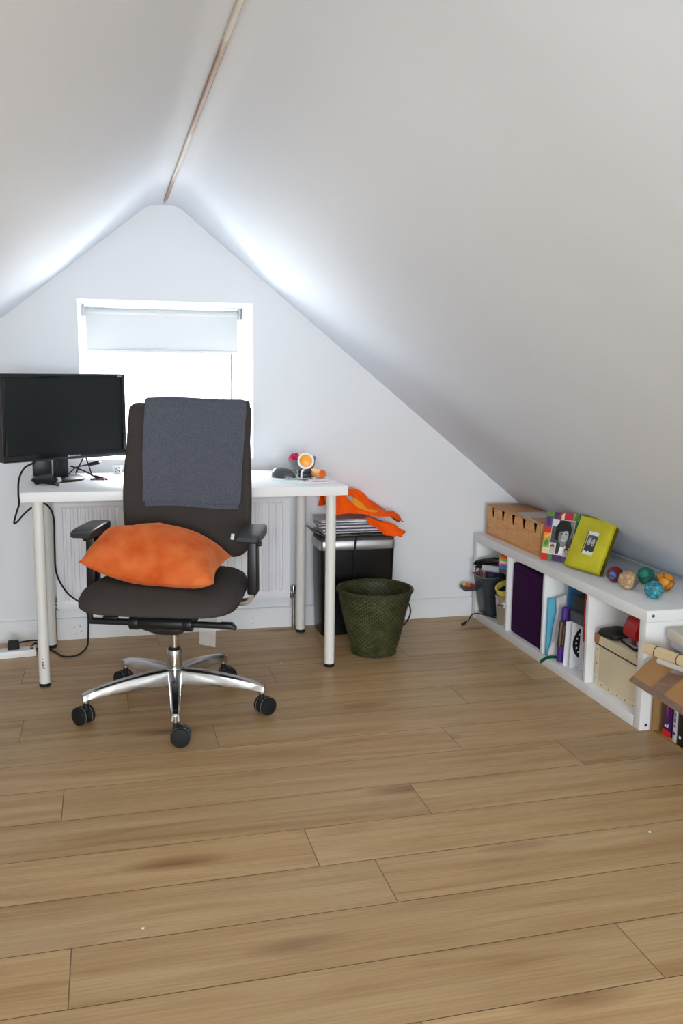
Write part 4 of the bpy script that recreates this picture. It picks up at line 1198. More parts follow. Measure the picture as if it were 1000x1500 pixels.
    fan(bm, P, [(U(.32), Vv(.66)), (U(.36), Vv(.86)), (U(.78), Vv(.86)), (U(.82), Vv(.66)), (U(.7), Vv(.69)), (U(.5), Vv(.66))], -.0020, 0)  # fringe
    for a in (.47, .68): fan(bm, P, el(U(a), Vv(.60), .045 * w, .016 * h, 12), -.0021, 0)
    fan(bm, P, [(U(.55), Vv(.47)), (U(.585), Vv(.58)), (U(.62), Vv(.47))], -.0021, 4)
    fan(bm, P, [(U(.44), Vv(.43)), (U(.57), Vv(.36)), (U(.70), Vv(.43)), (U(.57), Vv(.405))], -.0022, 6)
    fan(bm, P, [(U(.44), Vv(.43)), (U(.5), Vv(.375)), (U(.57), Vv(.35)), (U(.65), Vv(.375)), (U(.70), Vv(.43)), (U(.57), Vv(.36))], -.00215, 1)
    obj('portrait_photo', bm, ph, t, smooth=0)
    for (a0, a1, b0, b1, hair, cloth_) in ((-.02, .29, -.03, .31, 1, 5), (.60, .98, -.06, .20, 1, 3)):
        bm = B(); quad(bm, P, U(a0), U(a1), Vv(b0), Vv(b1), -.0026, 0)
        k = (a1 - a0) * w
        quad(bm, P, U(a0) + .08 * k, U(a1) - .08 * k, Vv(b0) + .08 * k, Vv(b1) - .08 * k, -.0028, 1)
        m_ = U((a0 + a1) / 2); n_ = Vv(b0 + (b1 - b0) * .55)
        fan(bm, P, el(m_, n_ + .006, .26 * k, .30 * k), -.0030, 2); fan(bm, P, el(m_, n_ - .001, .20 * k, .27 * k), -.0032, 3)
        obj('snapshot', bm, [M['paper'], C('snap_bg', 196, 190, 182, .5), C('snap_hair', 70, 46, 38, .5), C('snap_skin', 214, 168, 142, .5)], t, smooth=0)
leaning_frame('collage_frame', 'white picture frame with a colourful collage border and a black and white portrait', (1.752, 3.388, SH + .001), (.66, -.75), .158, .206, .26, .016, build_collage)

def build_lime(t, P, W, H, th):
    bm = B()
    ou0, ou1, ov0, ov1 = .352 * W, .66 * W, .30 * H, .74 * H
    # bevelled front face ring around the window and the sides
    o4 = [(0, 0), (W, 0), (W, H), (0, H)]; b4 = [(.006, .006), (W - .006, .006), (W - .006, H - .006), (.006, H - .006)]
    i4 = [(ou0, ov0), (ou1, ov0), (ou1, ov1), (ou0, ov1)]
    def ring(a, da, b, db, mi):
        for k in range(4):
            j = (k + 1) % 4
            f = bm.faces.new([bm.verts.new(P(*a[k], da)), bm.verts.new(P(*a[j], da)), bm.verts.new(P(*b[j], db)), bm.verts.new(P(*b[k], db))]); f.material_index = mi
    ring(o4, .004, b4, 0, 0); ring(b4, 0, i4, 0, 0); ring(i4, 0, i4, .006, 1); ring(o4, th, o4, .004, 1)
    f = bm.faces.new([bm.verts.new(P(*p, th)) for p in o4]); f.material_index = 1
    bmesh.ops.remove_doubles(bm, verts=bm.verts, dist=1e-5)
    obj('frame', bm, [M['lime'], M['limedark']], t, smooth=0)
    bm = B()
    quad(bm, P, ou0 - .002, ou1 + .002, ov0 - .002, ov1 + .002, .0045, 6)
    w, h = ou1 - ou0, ov1 - ov0
    a0, a1, b0, b1 = ou0 + .06 * w, ou1 - .06 * w, ov0 + .17 * h, ov1 - .15 * h
    quad(bm, P, a0, a1, b0, b1, .0040, 2)
    for k, (fx, sk) in enumerate(((.30, 4), (.70, 4))):
        x = a0 + fx * (a1 - a0); y = b0 + .56 * (b1 - b0)
        fan(bm, P, el(x, y - .36 * (b1 - b0), .24 * (a1 - a0), .26 * (b1 - b0)), .0038, 1)
        fan(bm, P, el(x, y + .05 * (b1 - b0), .20 * (a1 - a0), .28 * (b1 - b0)), .0036, 1 if k else 3)
        fan(bm, P, el(x, y, .165 * (a1 - a0), .24 * (b1 - b0)), .0034, sk)
        for s_ in (-.07, .07): fan(bm, P, el(x + s_ * (a1 - a0), y + .06 * (b1 - b0), .03 * (a1 - a0), .018 * (b1 - b0), 10), .0032, 1)
        fan(bm, P, el(x, y - .11 * (b1 - b0), .07 * (a1 - a0), .022 * (b1 - b0), 10), .0032, 1)
    obj('photograph', bm, ph, t, smooth=0)
leaning_frame('lime_frame', 'shiny lime yellow picture frame with a small two-person snapshot leaning on the shelf', (1.787, 3.258, SH + .001), (.2, -.98), .209, .218, .38, .021, build_lime)

# ------------------------------------------------------------------ five juggling balls
def ball(label, x, y, r, m):
    bm = B()
    add_sphere(bm, (0, 0, 0), r, 32, sc=(1, 1, .95), fn=lambda v: 1 + .025 * noise.noise(v * 2.3))
    zmin = min(v.co.z for v in bm.verts)
    bmesh.ops.translate(bm, verts=bm.verts, vec=(0, 0, -zmin))
    o = obj('juggling_ball', bm, m, loc=(x, y, SH), smooth=80)
    tag(o, label, 'ball', 'painted balls on the shelf')
def crackle(name, base, crack, scale, width, base2=None, patch=None, pdir=(1, 0, 0), pthr=.3):
    m = bpy.data.materials.new(name); m.use_nodes = True
    nt = m.node_tree; N = nt.nodes; L = nt.links; b = N['Principled BSDF']; b.inputs['Roughness'].default_value = .5
    tc = N.new('ShaderNodeTexCoord')
    vo = N.new('ShaderNodeTexVoronoi'); vo.feature = 'DISTANCE_TO_EDGE'; vo.inputs['Scale'].default_value = scale
    nz = N.new('ShaderNodeTexNoise'); nz.inputs['Scale'].default_value = scale * 1.2
    ad = N.new('ShaderNodeVectorMath'); ad.operation = 'MULTIPLY_ADD'; ad.inputs[1].default_value = (.02, .02, .02)
    L.new(nz.outputs['Color'], ad.inputs[0]); L.new(tc.outputs['Object'], ad.inputs[2]); L.new(ad.outputs[0], vo.inputs['Vector'])
    cr = N.new('ShaderNodeValToRGB'); e = cr.color_ramp.elements; e[0].position = width * .4; e[0].color = (1, 1, 1, 1); e[1].position = width; e[1].color = (0, 0, 0, 1)
    L.new(vo.outputs['Distance'], cr.inputs['Fac'])
    n2 = N.new('ShaderNodeTexNoise'); n2.inputs['Scale'].default_value = 22
    L.new(tc.outputs['Object'], n2.inputs['Vector'])
    r2 = N.new('ShaderNodeValToRGB'); e2 = r2.color_ramp.elements; e2[0].position = .42; e2[0].color = base; e2[1].position = .58; e2[1].color = base2 or base
    L.new(n2.outputs['Fac'], r2.inputs['Fac'])
    col_out = r2.outputs['Color']
    if patch:
        dt = N.new('ShaderNodeVectorMath'); dt.operation = 'DOT_PRODUCT'; dt.inputs[1].default_value = pdir
        L.new(tc.outputs['Object'], dt.inputs[0])
        ms = N.new('ShaderNodeMath'); ms.operation = 'GREATER_THAN'; ms.inputs[1].default_value = pthr; L.new(dt.outputs['Value'], ms.inputs[0])
        mm = N.new('ShaderNodeMix'); mm.data_type = 'RGBA'; L.new(ms.outputs[0], mm.inputs['Factor']); L.new(col_out, mm.inputs['A']); mm.inputs['B'].default_value = patch
        col_out = mm.outputs['Result']
    mi = N.new('ShaderNodeMix'); mi.data_type = 'RGBA'; L.new(cr.outputs['Color'], mi.inputs['Factor']); L.new(col_out, mi.inputs['A']); mi.inputs['B'].default_value = crack
    L.new(mi.outputs['Result'], b.inputs['Base Color'])
    return m
ball('turquoise crackled ball nearest the front edge of the shelf', 1.853, 2.722, .0335, crackle('crk_turq', srgb(70, 176, 190), srgb(26, 62, 78), 70, .16))
ball('tan marbled ball with grey streaks in front of the red one', 1.838, 2.862, .0365, crackle('crk_tan', srgb(206, 160, 112), srgb(110, 100, 94), 60, .10, base2=srgb(214, 186, 150), patch=srgb(112, 104, 100), pdir=(.8, -.6, -.1), pthr=.017))
ball('dark red ball with a blue patch beside the tan ball', 1.853, 2.975, .0315, crackle('crk_red', srgb(116, 22, 36), srgb(84, 14, 26), 12, .03, base2=srgb(130, 26, 40), patch=srgb(64, 124, 196), pdir=(-.80, -.6, 0), pthr=.0275))
ball('green ball with dark bands behind the turquoise ball', 1.952, 2.925, .0335, crackle('crk_green', srgb(26, 132, 108), srgb(10, 58, 50), 26, .07, base2=srgb(30, 122, 100)))
ball('orange and teal ball with dark veins farthest right on the shelf', 1.955, 2.812, .036, crackle('crk_orange', srgb(216, 138, 22), srgb(60, 40, 20), 30, .07, base2=srgb(206, 124, 24), patch=srgb(22, 84, 84), pdir=(-.9, .35, -.25), pthr=.014))

# ------------------------------------------------------------------ first cube: tub of tools, bucket, notes
tb = thing('pencil_tub', 'smoky translucent plastic tub of craft tools at the far end of the shelf', 'tub', (1.782, 3.930, .0405))
msm = mat('smoky_plastic', srgb(64, 70, 78), .25, alpha=.62, spec=.5)
def tubring(w, d, z, ox_=0): return [(x + ox_, y, z) for x, y in rrect(w, d, .022, 6)]
bm = B(); add_loft(bm, [tubring(.07, .10, 0), tubring(.085, .112, .006), tubring(.092, .118, .02), tubring(.138, .128, .195, -.010), tubring(.132, .122, .195, -.010), tubring(.086, .112, .022), tubring(.07, .10, .01)]); obj('body', bm, msm, tb)
bm = B(); add_tube(bm, [(-.010 + .068 * sx_, .064 * sy_, .195) for sx_, sy_ in ((-1, -.6), (-.8, -1), (.8, -1), (1, -.6), (1, .6), (.8, 1), (-.8, 1), (-1, .6))], .003, n=6, k=4, closed=True); obj('rim', bm, C('smoky_rim', 110, 96, 92, .3), tb)
def off_box(name, parent, c, s, m, rot=(0, 0, 0), bev=.001):
    bm = B(); add_box(bm, c, s, rot=rot, bev=bev); return obj(name, bm, m, parent)
bm = B()
tx, ty, tz = 1.690 - 1.782, 4.000 - 3.930, .150 - .0405
for c, sz in (((0, 0, .0015), (.055, .062, .003)), ((-.027, 0, .010), (.003, .062, .02)), ((0, -.031, .010), (.055, .003, .02)), ((.027, 0, .010), (.003, .062, .02)), ((.037, -.012, .008), (.022, .03, .006))):
    add_box(bm, (tx + c[0], ty + c[1], tz + c[2]), sz)
st = obj('side_tray', bm, M['darkgrey'], tb); st['label'] = 'small grey tray sticking out of the tub'
for c, m_, lab in (((1.685, 3.992, .154), C('clip_orange', 220, 92, 44), 'orange clip in the small grey tray'), ((1.678, 4.012, .154), C('clip_yellow', 214, 190, 60), 'yellow clip in the small grey tray'), ((1.705, 3.985, .154), C('clip_red', 150, 44, 34), 'dark red clip in the small grey tray')):
    bm = B(); add_box(bm, Vector(c) + Vector((0, 0, .013)), (.012, .03, .026), rot=(.3, .3, .4), bev=.003); tag(obj('clip', bm, m_), lab, 'clip')
# contents of the tub
t = thing('navy_pouch', 'navy blue pouch standing in the smoky tub', 'pouch', (1.765, 3.905, .13)); off_box('body', t, (0, 0, .065), (.044, .045, .13), C('navy', 22, 30, 66, .7), bev=.008)
bm = B()
for k in range(7):
    cxx = 1.724 + .013 * k; cyy = 3.972 - .014 * k
    add_tube(bm, [(cxx + .012 * math.cos(a), cyy + .008 * math.sin(a), .256 + .020 * math.sin(a + 1)) for a in [2 * PI * i / 10 for i in range(10)]], .0032, n=6, k=4, closed=True)
tag(obj('wire_coil', bm, C('rust_red', 120, 58, 50, .5)), 'rust red coiled wire in the top of the smoky tub', 'wire')
t = thing('card_pack', 'greyish pink card pack standing at the left inside the smoky tub', 'card', (1.757, 3.958, .09)); off_box('body', t, (0, 0, .08), (.036, .04, .164), C('greypink', 150, 124, 118, .7), bev=.003)
t = thing('black_gadget', 'small black gadget wedged at the right of the smoky tub', 'gadget', (1.80, 3.825, .225)); off_box('body', t, (0, 0, .03), (.05, .05, .06), M['black'], bev=.008)
bm = B(); add_cyl(bm, (-.025, -.015, .035), (-.036, -.022, .035), .015, n=20, bev=.002); obj('lens', bm, M['blackgloss'], t)
t = thing('oddments_box', 'dark box of odds and ends behind the bucket', 'box', (2.0, 3.83, .0405)); off_box('body', t, (0, 0, .115), (.17, .2, .23), C('dkbox', 34, 30, 32, .6), bev=.006)
t = thing('stapler', 'long black stapler lying across the top of the smoky tub', 'stapler', (1.745, 3.935, .268), -.62)
bm = B()
add_loft(bm, [[(x, y, z) for y, z in rrect(w, h, min(w, h) * .35, 4, 0, zc__)] for x, w, h, zc__ in ((-.055, .014, .010, .019), (-.048, .026, .020, .023), (-.015, .030, .030, .031), (.04, .032, .034, .040), (.09, .028, .026, .043), (.10, .018, .014, .043))]); obj('top_arm', bm, M['blackgloss'], t)
bm = B(); add_box(bm, (.025, 0, .004), (.15, .026, .008), bev=.003); add_box(bm, (.02, 0, .016), (.12, .014, .012), rot=(0, -.1, 0), bev=.002); obj('base', bm, M['black'], t)
t = thing('plastic_tube', 'clear grey plastic tube lying under the sticky notes', 'tube', (1.755, 3.87, .262), -.75)
bm = B(); add_cyl(bm, (-.05, 0, .0165), (.075, 0, .0165), .016, n=24, bev=.003); obj('body', bm, C('clear_grey', 176, 176, 184, .25), t)
# sticky note pads
zz = .300
rnd = random.Random(2)
for nm, col_, hh, lab in (('n_blue', (66, 150, 196), .020, 'blue sticky note pad at the bottom of the neon stack'), ('n_pink', (220, 70, 140), .007, 'pink sticky note pad above the blue one'), ('n_white', (226, 216, 222), .011, 'white sticky note pad in the neon stack'), ('n_green', (140, 206, 70), .012, 'green sticky note pad below the orange one'), ('n_orange', (238, 96, 40), .014, 'orange sticky note pad on top of the neon stack')):
    bm = B(); add_box(bm, (0, 0, hh / 2), (.075, .075, hh), bev=.0012)
    o = obj('sticky_note_pad', bm, C(nm, *col_, .7), loc=(1.795 + rnd.uniform(-.004, .004), 3.762 + rnd.uniform(-.004, .004), zz), rotz=rnd.uniform(-.12, .12) + .5)
    tag(o, lab, 'sticky notes', 'neon sticky note pads in the shelf'); zz += hh + .0002
t = thing('pencil_case', 'dark pencil case holding up the stack of sticky notes', 'case', (1.81, 3.765, .2785)); off_box('body', t, (0, 0, .0105), (.10, .09, .021), C('slate', 90, 92, 108, .6), bev=.004)
bm = B(); add_grid(bm, lambda u, v: Vector((1.84 + .16 * u, 3.80 + .16 * v, .345 + .012 * math.sin(u * 3 + v * 2))), 8, 8); bmesh.ops.solidify(bm, geom=bm.faces[:], thickness=.002)
tag(obj('purple_folder', bm, C('lilac', 122, 100, 160, .6)), 'lilac folder lying flat at the back above the stapler', 'folder')
# metal bucket with tape
bk = thing('metal_bucket', 'small silver metal bucket at the front of the first cube', 'bucket', (1.780, 3.762, .0405))
bm = B(); add_lathe(bm, [(.001, 0), (.036, 0), (.038, .002), (.0445, .085), (.0462, .088), (.0445, .091), (.0452, .097), (.0470, .100), (.0455, .103), (.049, .132), (.051, .134), (.049, .136), (.047, .134), (.038, .006), (.001, .005)], 44); obj('body', bm, C('zinc', 205, 198, 186, .38, metal=.75), bk)
for a in (-2.62, -2.35, -2.9):
    bm = B(); add_cyl(bm, (.0448 * math.cos(a), .0448 * math.sin(a), .094), (.047 * math.cos(a), .047 * math.sin(a), .094), .004, n=10); obj('rivet', bm, M['darkgrey'], bk)
for k, (dx, dy) in enumerate(((.0, .015), (-.02, -.01), (.018, -.012), (.0, -.02))):
    t = thing('marker_pen', ('teal', 'black', 'pale blue', 'dark grey')[k] + ' pen standing in the metal bucket under the tape', 'pen', (1.780 + dx, 3.762 + dy, .05))
    bm = B(); add_cyl(bm, (0, 0, 0), (dx * .3, dy * .3, .108), .006, n=12, bev=.001); obj('barrel', bm, [C('teal_pen', 40, 150, 170), M['black'], C('paleblue', 150, 200, 216), M['darkgrey']][k], t)
    bm = B(); add_cyl(bm, (dx * .3, dy * .3, .108), (dx * .32, dy * .32, .118), .0045, .003, n=12); obj('cap', bm, [C('teal_pen', 40, 150, 170), M['black'], C('paleblue', 150, 200, 216), M['darkgrey']][k], t)
t = thing('tape_roll', 'yellow roll of adhesive tape resting on the bucket', 'tape', (1.782, 3.764, .178), 0)
bm = B(); add_lathe(bm, [(.041, 0), (.048, 0), (.048, .026), (.041, .026), (.041, 0)], 44)
bmesh.ops.rotate(bm, verts=bm.verts, cent=(0, 0, 0), matrix=Euler((.22, -.42, 0)).to_matrix())
bmesh.ops.translate(bm, verts=bm.verts, vec=(0, 0, .020)); obj('roll', bm, C('tape_yellow', 202, 186, 74, .4), t)
bm = B(); add_tube(bm, [(1.80, 3.80, .0445), (1.765, 3.86, .0445), (1.728, 3.93, .044), (1.70, 3.96, .035), (1.68, 3.955, .010), (1.655, 3.935, .005)], .003, n=8)
add_tube(bm, [(1.657, 3.937, .0045), (1.625, 3.905, .0055)], .0055, n=8, smooth=False)
tag(obj('charger_cable', bm, M['rubber']), 'thin black cable trailing from the first cube onto the floor', 'cable')

# second cube: purple fabric drawer
pb = thing('storage_box', 'dark purple fabric storage box filling the second cube of the shelf', 'storage box', (1.925, 3.4865, .0405))
bm = B()
add_box(bm, (0, 0, .160), (.345, .318, .320), bev=.008, seg=3)
obj('body', bm, M['purple'], pb)
bm = B()
add_grid(bm, lambda u, v: Vector((-.1735 - .006 * math.exp(-((u - .45) / .05) ** 2) - .002 * math.sin(v * 3), .145 - .29 * u, .02 + .27 * v)), 24, 6)
obj('front_flap', bm, M['purple'], pb)
bm = B(); add_box(bm, (-.177, -.012, .285), (.006, .05, .012), bev=.002); obj('handle_loop', bm, M['purple'], pb)

# third cube: folders, envelopes, pouch
def slab(name, label, cat, x0, x1, y, z0, z1, th, m, tilt=0.0, group=None, lean=0.0, poly=None):
    """thin sheet standing in the cube, its face looking towards the near end of the room"""
    t = thing(name, label, cat, (x0, y, z0))
    bm = B(); w, h = x1 - x0, z1 - z0
    pts = poly or [(0, 0), (w, 0), (w, h), (0, h)]
    add_prism(bm, pts, lambda u, v, d: Vector((u + tilt * v, d + lean * v, v)), th)
    obj('sheet', bm, m, t, smooth=0); return t
Z0 = .0408
slab('turquoise_folder', 'turquoise card folder standing against the purple box side', 'folder', 1.742, 2.02, 3.276, Z0, .285, .012, C('turq', 92, 178, 204, .55))
slab('paper_bag', 'crumpled white paper sleeve right of the turquoise folder', 'paper', 1.752, 1.98, 3.250, Z0, .306, .010, C('crumple', 216, 214, 218, .8, bump=.8, bscale=18, bdist=.02), poly=[(-.012, 0), (.22, 0), (.22, .265), (.046, .262), (.012, .25), (.018, .19), (.006, .13), (.0, .06), (-.014, .02)])
slab('blue_folder', 'mid blue folder at the back of the third cube', 'folder', 1.80, 2.06, 3.225, Z0, .348, .008, C('midblue', 62, 120, 168, .55))
t = thing('violet_tube', 'violet tube standing at a slant among the papers', 'tube', (1.748, 3.195, Z0))
bm = B(); add_box(bm, (.022, 0, .115), (.030, .026, .230), rot=(0, .07, 0), bev=.008); obj('body', bm, C('violet', 84, 44, 140, .5), t)
t = thing('marker_pack', 'dark brown blister pack of pens strapped before the violet tube', 'pack', (1.738, 3.172, Z0 + .07), 0)
bm = B(); add_box(bm, (.014, 0, .055), (.030, .010, .110), rot=(0, .07, 0), bev=.002); obj('pack', bm, C('packbrown', 62, 50, 40, .35), t)
bm = B(); add_box(bm, (.004, -.006, .055), (.006, .003, .100), rot=(0, .07, 0)); add_box(bm, (.018, -.006, .05), (.004, .003, .08), rot=(0, .07, 0)); obj('pens', bm, C('packlight', 128, 104, 84, .4), t)
slab('barcode_card', 'narrow white card with a barcode next to the violet tube', 'card', 1.752, 1.95, 3.150, Z0, .222, .003, M['paper'], tilt=.03)
t = slab('disc_sleeve', 'white card sleeve with a black dotted disc', 'sleeve', 1.762, 1.93, 3.118, Z0, .226, .004, M['paper'], tilt=.03)
bm = B()
dpts = [p for p in [(.064 + .058 * math.cos(a), .100 + .070 * math.sin(a)) for a in [2 * PI * k / 40 for k in range(41)]] if p[0] < .062]
fan(bm, lambda u, v, d: Vector((u + .03 * v, d, v)), dpts, -.0008, 0)
for k in range(7):
    a = math.radians(115 + 130 * k / 6); fan(bm, lambda u, v, d: Vector((u + .03 * v, d, v)), el(.064 + .043 * math.cos(a), .1 + .053 * math.sin(a), .0038, .0045, 10), -.0014, 1)
fan(bm, lambda u, v, d: Vector((u + .03 * v, d, v)), [p for p in el(.066, .1, .026, .035, 24) if p[0] < .062], -.0012, 1)
obj('printed_disc', bm, [M['black'], M['paper']], t, smooth=0)
slab('white_envelope', 'plain white envelope leaning in front of the disc sleeve', 'envelope', 1.782, 1.96, 3.082, Z0, .228, .003, C('envelope_w', 226, 226, 238, .7), tilt=.03, lean=.02)
slab('white_booklet', 'white booklet with a small grey mark beside the red book', 'booklet', 1.792, 1.98, 3.030, Z0, .205, .006, M['paper'], lean=.03)
t = thing('grey_pouch', 'dark grey fabric pouch on top of the envelopes', 'pouch', (1.86, 3.105, .271)); bm = B(); add_box(bm, (0, 0, .034), (.17, .085, .066), rot=(0, 0, .05), bev=.014, seg=3); obj('body', bm, C('pouchdark', 52, 52, 54, .85), t)
t = thing('grey_case', 'mid grey flat case under the dark pouch', 'case', (1.86, 3.10, .228)); bm = B(); add_box(bm, (0, 0, .0205), (.18, .10, .041), bev=.004); obj('body', bm, C('casegrey', 84, 86, 92, .8), t)
bm = B(); add_sphere(bm, (1.86, 3.035, .315), .026, 16); tag(obj('green_ball', bm, C('greenwool', 40, 120, 88, .9)), 'small green wool ball beside the dark pouch', 'ball')
slab('red_book', 'tall thin red book standing against the divider of the third cube', 'book', 1.742, 1.95, 2.984, .19, .374, .010, C('redbook', 178, 34, 24, .5))
t = slab('amber_book', 'amber and white spined book beside the red book', 'book', 1.742, 1.95, 2.969, Z0, .36, .012, C('amberbook', 214, 152, 44, .5))
bm = B(); add_box(bm, (-.0006, .006, .27), (.001, .011, .09)); obj('spine_label', bm, M['paper'], t)
t = thing('paper_stack', 'low white stack of paper holding up the red book', 'paper', (1.85, 2.995, Z0)); bm = B(); add_box(bm, (0, 0, .073), (.17, .022, .146), bev=.001); obj('body', bm, C('envelope_w', 226, 226, 238, .7), t)
bm = B()
P = spline([(1.766, 3.222, .050), (1.744, 3.224, .053), (1.718, 3.220, .053), (1.696, 3.213, .048), (1.680, 3.208, .040)], 8)
add_grid(bm, lambda u, v: P[int(round(u * (len(P) - 1)))] + Vector((0, -.007 + .014 * v, -.004 + .008 * v)), len(P) - 1, 1)
bmesh.ops.solidify(bm, geom=bm.faces[:], thickness=.001)
tag(obj('ribbon', bm, C('ribbon_green', 0, 128, 92, .4)), 'emerald green ribbon hanging out of the third cube', 'ribbon')

# fourth cube: cream riveted box with lid
cb = thing('cream_box', 'cream cardboard storage box with riveted edges in the nearest cube', 'storage box', (1.921, 2.782, .0405))
BWx, BWy, BHz = .310, .300, .192
bm = B(); add_box(bm, (0, 0, BHz / 2), (BWx, BWy, BHz), bev=.0015); body = obj('body', bm, M['cream'], cb)
bm = B()
fx = -BWx / 2 - .0006
for y0_, y1_, z0, z1 in ((BWy / 2 - .022, BWy / 2, 0, BHz), (-BWy / 2, -BWy / 2 + .022, 0, BHz), (-BWy / 2 + .022, BWy / 2 - .022, 0, .024)):
    add_box(bm, (fx, (y0_ + y1_) / 2, (z0 + z1) / 2), (.0014, y1_ - y0_ - .001, z1 - z0))
obj('edge_strip', bm, M['cream'], body)
for yy in (BWy / 2 - .011, -BWy / 2 + .011):
    for zz in (.03, .085, .14):
        bm = B(); add_cyl(bm, (fx - .0006, yy, zz), (fx - .0022, yy, zz), .003, n=12); obj('rivet', bm, M['rivet'], body)
for yy in (.10, .05, -.01, -.06, -.11):
    bm = B(); add_cyl(bm, (fx - .0006, yy, .012), (fx - .0022, yy, .012), .003, n=12); obj('rivet', bm, M['rivet'], body)
bm = B()
LZ0, LZ1 = BHz + .002, BHz + .002
add_box(bm, (0, 0, BHz + .0035), (BWx + .010, BWy + .012, .004), bev=.001)
for c, s in (((-(BWx + .010) / 2 + .001, 0, BHz - .0135), (.002, BWy + .012, .032)), (((BWx + .010) / 2 - .001, 0, BHz - .0135), (.002, BWy + .012, .032)), ((0, (BWy + .012) / 2 - .001, BHz - .0135), (BWx + .010, .002, .032)), ((0, -(BWy + .012) / 2 + .001, BHz - .0135), (BWx + .010, .002, .032))):
    add_box(bm, c, s)
lid = obj('lid', bm, C('creamlid', 216, 202, 170, .7), cb)
for sy in (-1, 1):
    for sx in (-1, 1):
        yb = sy * ((BWy + .012) / 2 + .0006); xb = sx * ((BWx + .010) / 2 + .0006)
        bm = B()
        add_prism(bm, [(0, .0), (.040, .0), (.028, -.034), (0, -.034)], lambda u, v, d: Vector((xb - sx * d, yb - sy * u, BHz + .0055 + v)), .0014)
        add_prism(bm, [(0, .0), (.040, .0), (.028, -.034), (0, -.034)], lambda u, v, d: Vector((xb - sx * u, yb - sy * d, BHz + .0055 + v)), .0014)
        add_prism(bm, [(0, 0), (.042, 0), (0, .042)], lambda u, v, d: Vector((xb - sx * u, yb - sy * v, BHz + .0052 + d)), .0012)
        obj('corner_patch', bm, M['tan'], lid)
bm = B(); add_box(bm, (fx - .004, 0, BHz - .031), (.001, BWy - .01, .005)); obj('shadow_strip', bm, M['dark'], lid)  # dark strip painting the shade below the lid's edge
ZL = .0405 + BHz + .0058
t = thing('black_pouch', 'soft black pouch lying on the lid of the cream box', 'pouch', (1.812, 2.872, ZL), .2)
bm = B(); add_loft(bm, [[(x, y, z) for x, y in rrect(w, d, .024, 6)] for w, d, z in ((.085, .075, 0), (.11, .10, .005), (.115, .105, .014), (.105, .095, .026), (.07, .06, .031))]); obj('body', bm, C('pouchblk', 22, 22, 24, .6), t, smooth=60)
bm = B(); add_tube(bm, [(-.045, -.045, .02), (0, -.054, .019), (.045, -.045, .02)], .002, n=6); obj('zip', bm, M['darkgrey'], t)
hp = thing('hole_punch', 'red hole punch with a steel base on the cream box lid', 'hole punch', (1.835, 2.748, ZL), -.12)
bm = B(); add_box(bm, (0, 0, .004), (.105, .115, .008), bev=.002); obj('base', bm, M['black'], hp)
bm = B(); add_box(bm, (-.004, 0, .0125), (.092, .104, .008), bev=.002); obj('steel_plate', bm, M['steel'], hp)
for yy in (-.035, .035):
    bm = B(); add_box(bm, (-.02, yy, .03), (.026, .022, .028), bev=.002); obj('punch_post', bm, M['steel'], hp)
bm = B()
arm = [(-.052, .036), (.045, .036), (.05, .06), (.035, .110), (-.01, .116), (-.036, .100), (-.050, .066)]
add_prism(bm, arm, lambda u, v, d: Vector((u, -.05 + d, v - .002)), .10)
bmesh.ops.bevel(bm, geom=list(bm.edges), offset=.004, segments=2, affect='EDGES'); obj('lever_arm', bm, M['red'], hp)

# ------------------------------------------------------------------ cardboard box of books at the near end
GX, GY1, GY0, GH = 1.768, 2.560, 2.170, .272
gb = thing('cardboard_box', 'open brown cardboard box on its side beyond the near end of the shelf', 'box', (GX + .17, (GY0 + GY1) / 2, 0))
gcx, gcy = gb.location.x, gb.location.y
def gpan(name, x0, x1, y0, y1, z0, z1, m=M['card']):
    bm = B(); add_box(bm, ((x0 + x1) / 2 - gcx, (y0 + y1) / 2 - gcy, (z0 + z1) / 2), (x1 - x0, y1 - y0, z1 - z0), bev=.001); return obj(name, bm, m, gb)
GXB = 2.10
gpan('bottom_panel', GX, GXB, GY0, GY1, 0, .006)
gpan('top_panel', GX, GXB, GY0, GY1, GH - .006, GH)
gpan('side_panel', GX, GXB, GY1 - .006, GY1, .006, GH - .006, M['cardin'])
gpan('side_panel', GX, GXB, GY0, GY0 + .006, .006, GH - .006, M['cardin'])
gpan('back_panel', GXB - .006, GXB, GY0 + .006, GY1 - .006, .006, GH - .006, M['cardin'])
# flap hinged on the top front edge, sloping down and out
HA, HB_ = Vector((GX, GY1 - .004, GH)), Vector((GX, GY0, GH))
LA, LB_ = Vector((1.640, GY1 - .050, .207)), Vector((1.628, GY0 - .03, .207))
def flap(u, v, d=0.0):
    p = (HA * (1 - u) + HB_ * u) * (1 - v) + (LA * (1 - u) + LB_ * u) * v
    n_ = Vector((-.45, 0, .9)).normalized(); return p + n_ * (d + .004 * math.sin(v * PI))
bm = B(); add_grid(bm, lambda u, v: flap(u, v), 6, 6); bmesh.ops.recalc_face_normals(bm, faces=bm.faces)
g = bmesh.ops.solidify(bm, geom=bm.faces[:], thickness=.004)
o = obj('flap', bm, M['card'], gb); o.data.transform(Matrix.Translation((-gcx, -gcy, 0))); flp = o
bm = B()
add_grid(bm, lambda u, v: flap(u * 1.0, .86 + .135 * v, .0052 + .0012 * math.sin(u * 40)), 40, 4)
add_grid(bm, lambda u, v: flap(.31 + .17 * u, .0 + .92 * v, .0056 + .001 * math.sin(v * 25 + u * 3)), 8, 24)
o = obj('packing_tape', bm, M['tape'], flp, recalc=False); o.data.transform(Matrix.Translation((-gcx, -gcy, 0)))
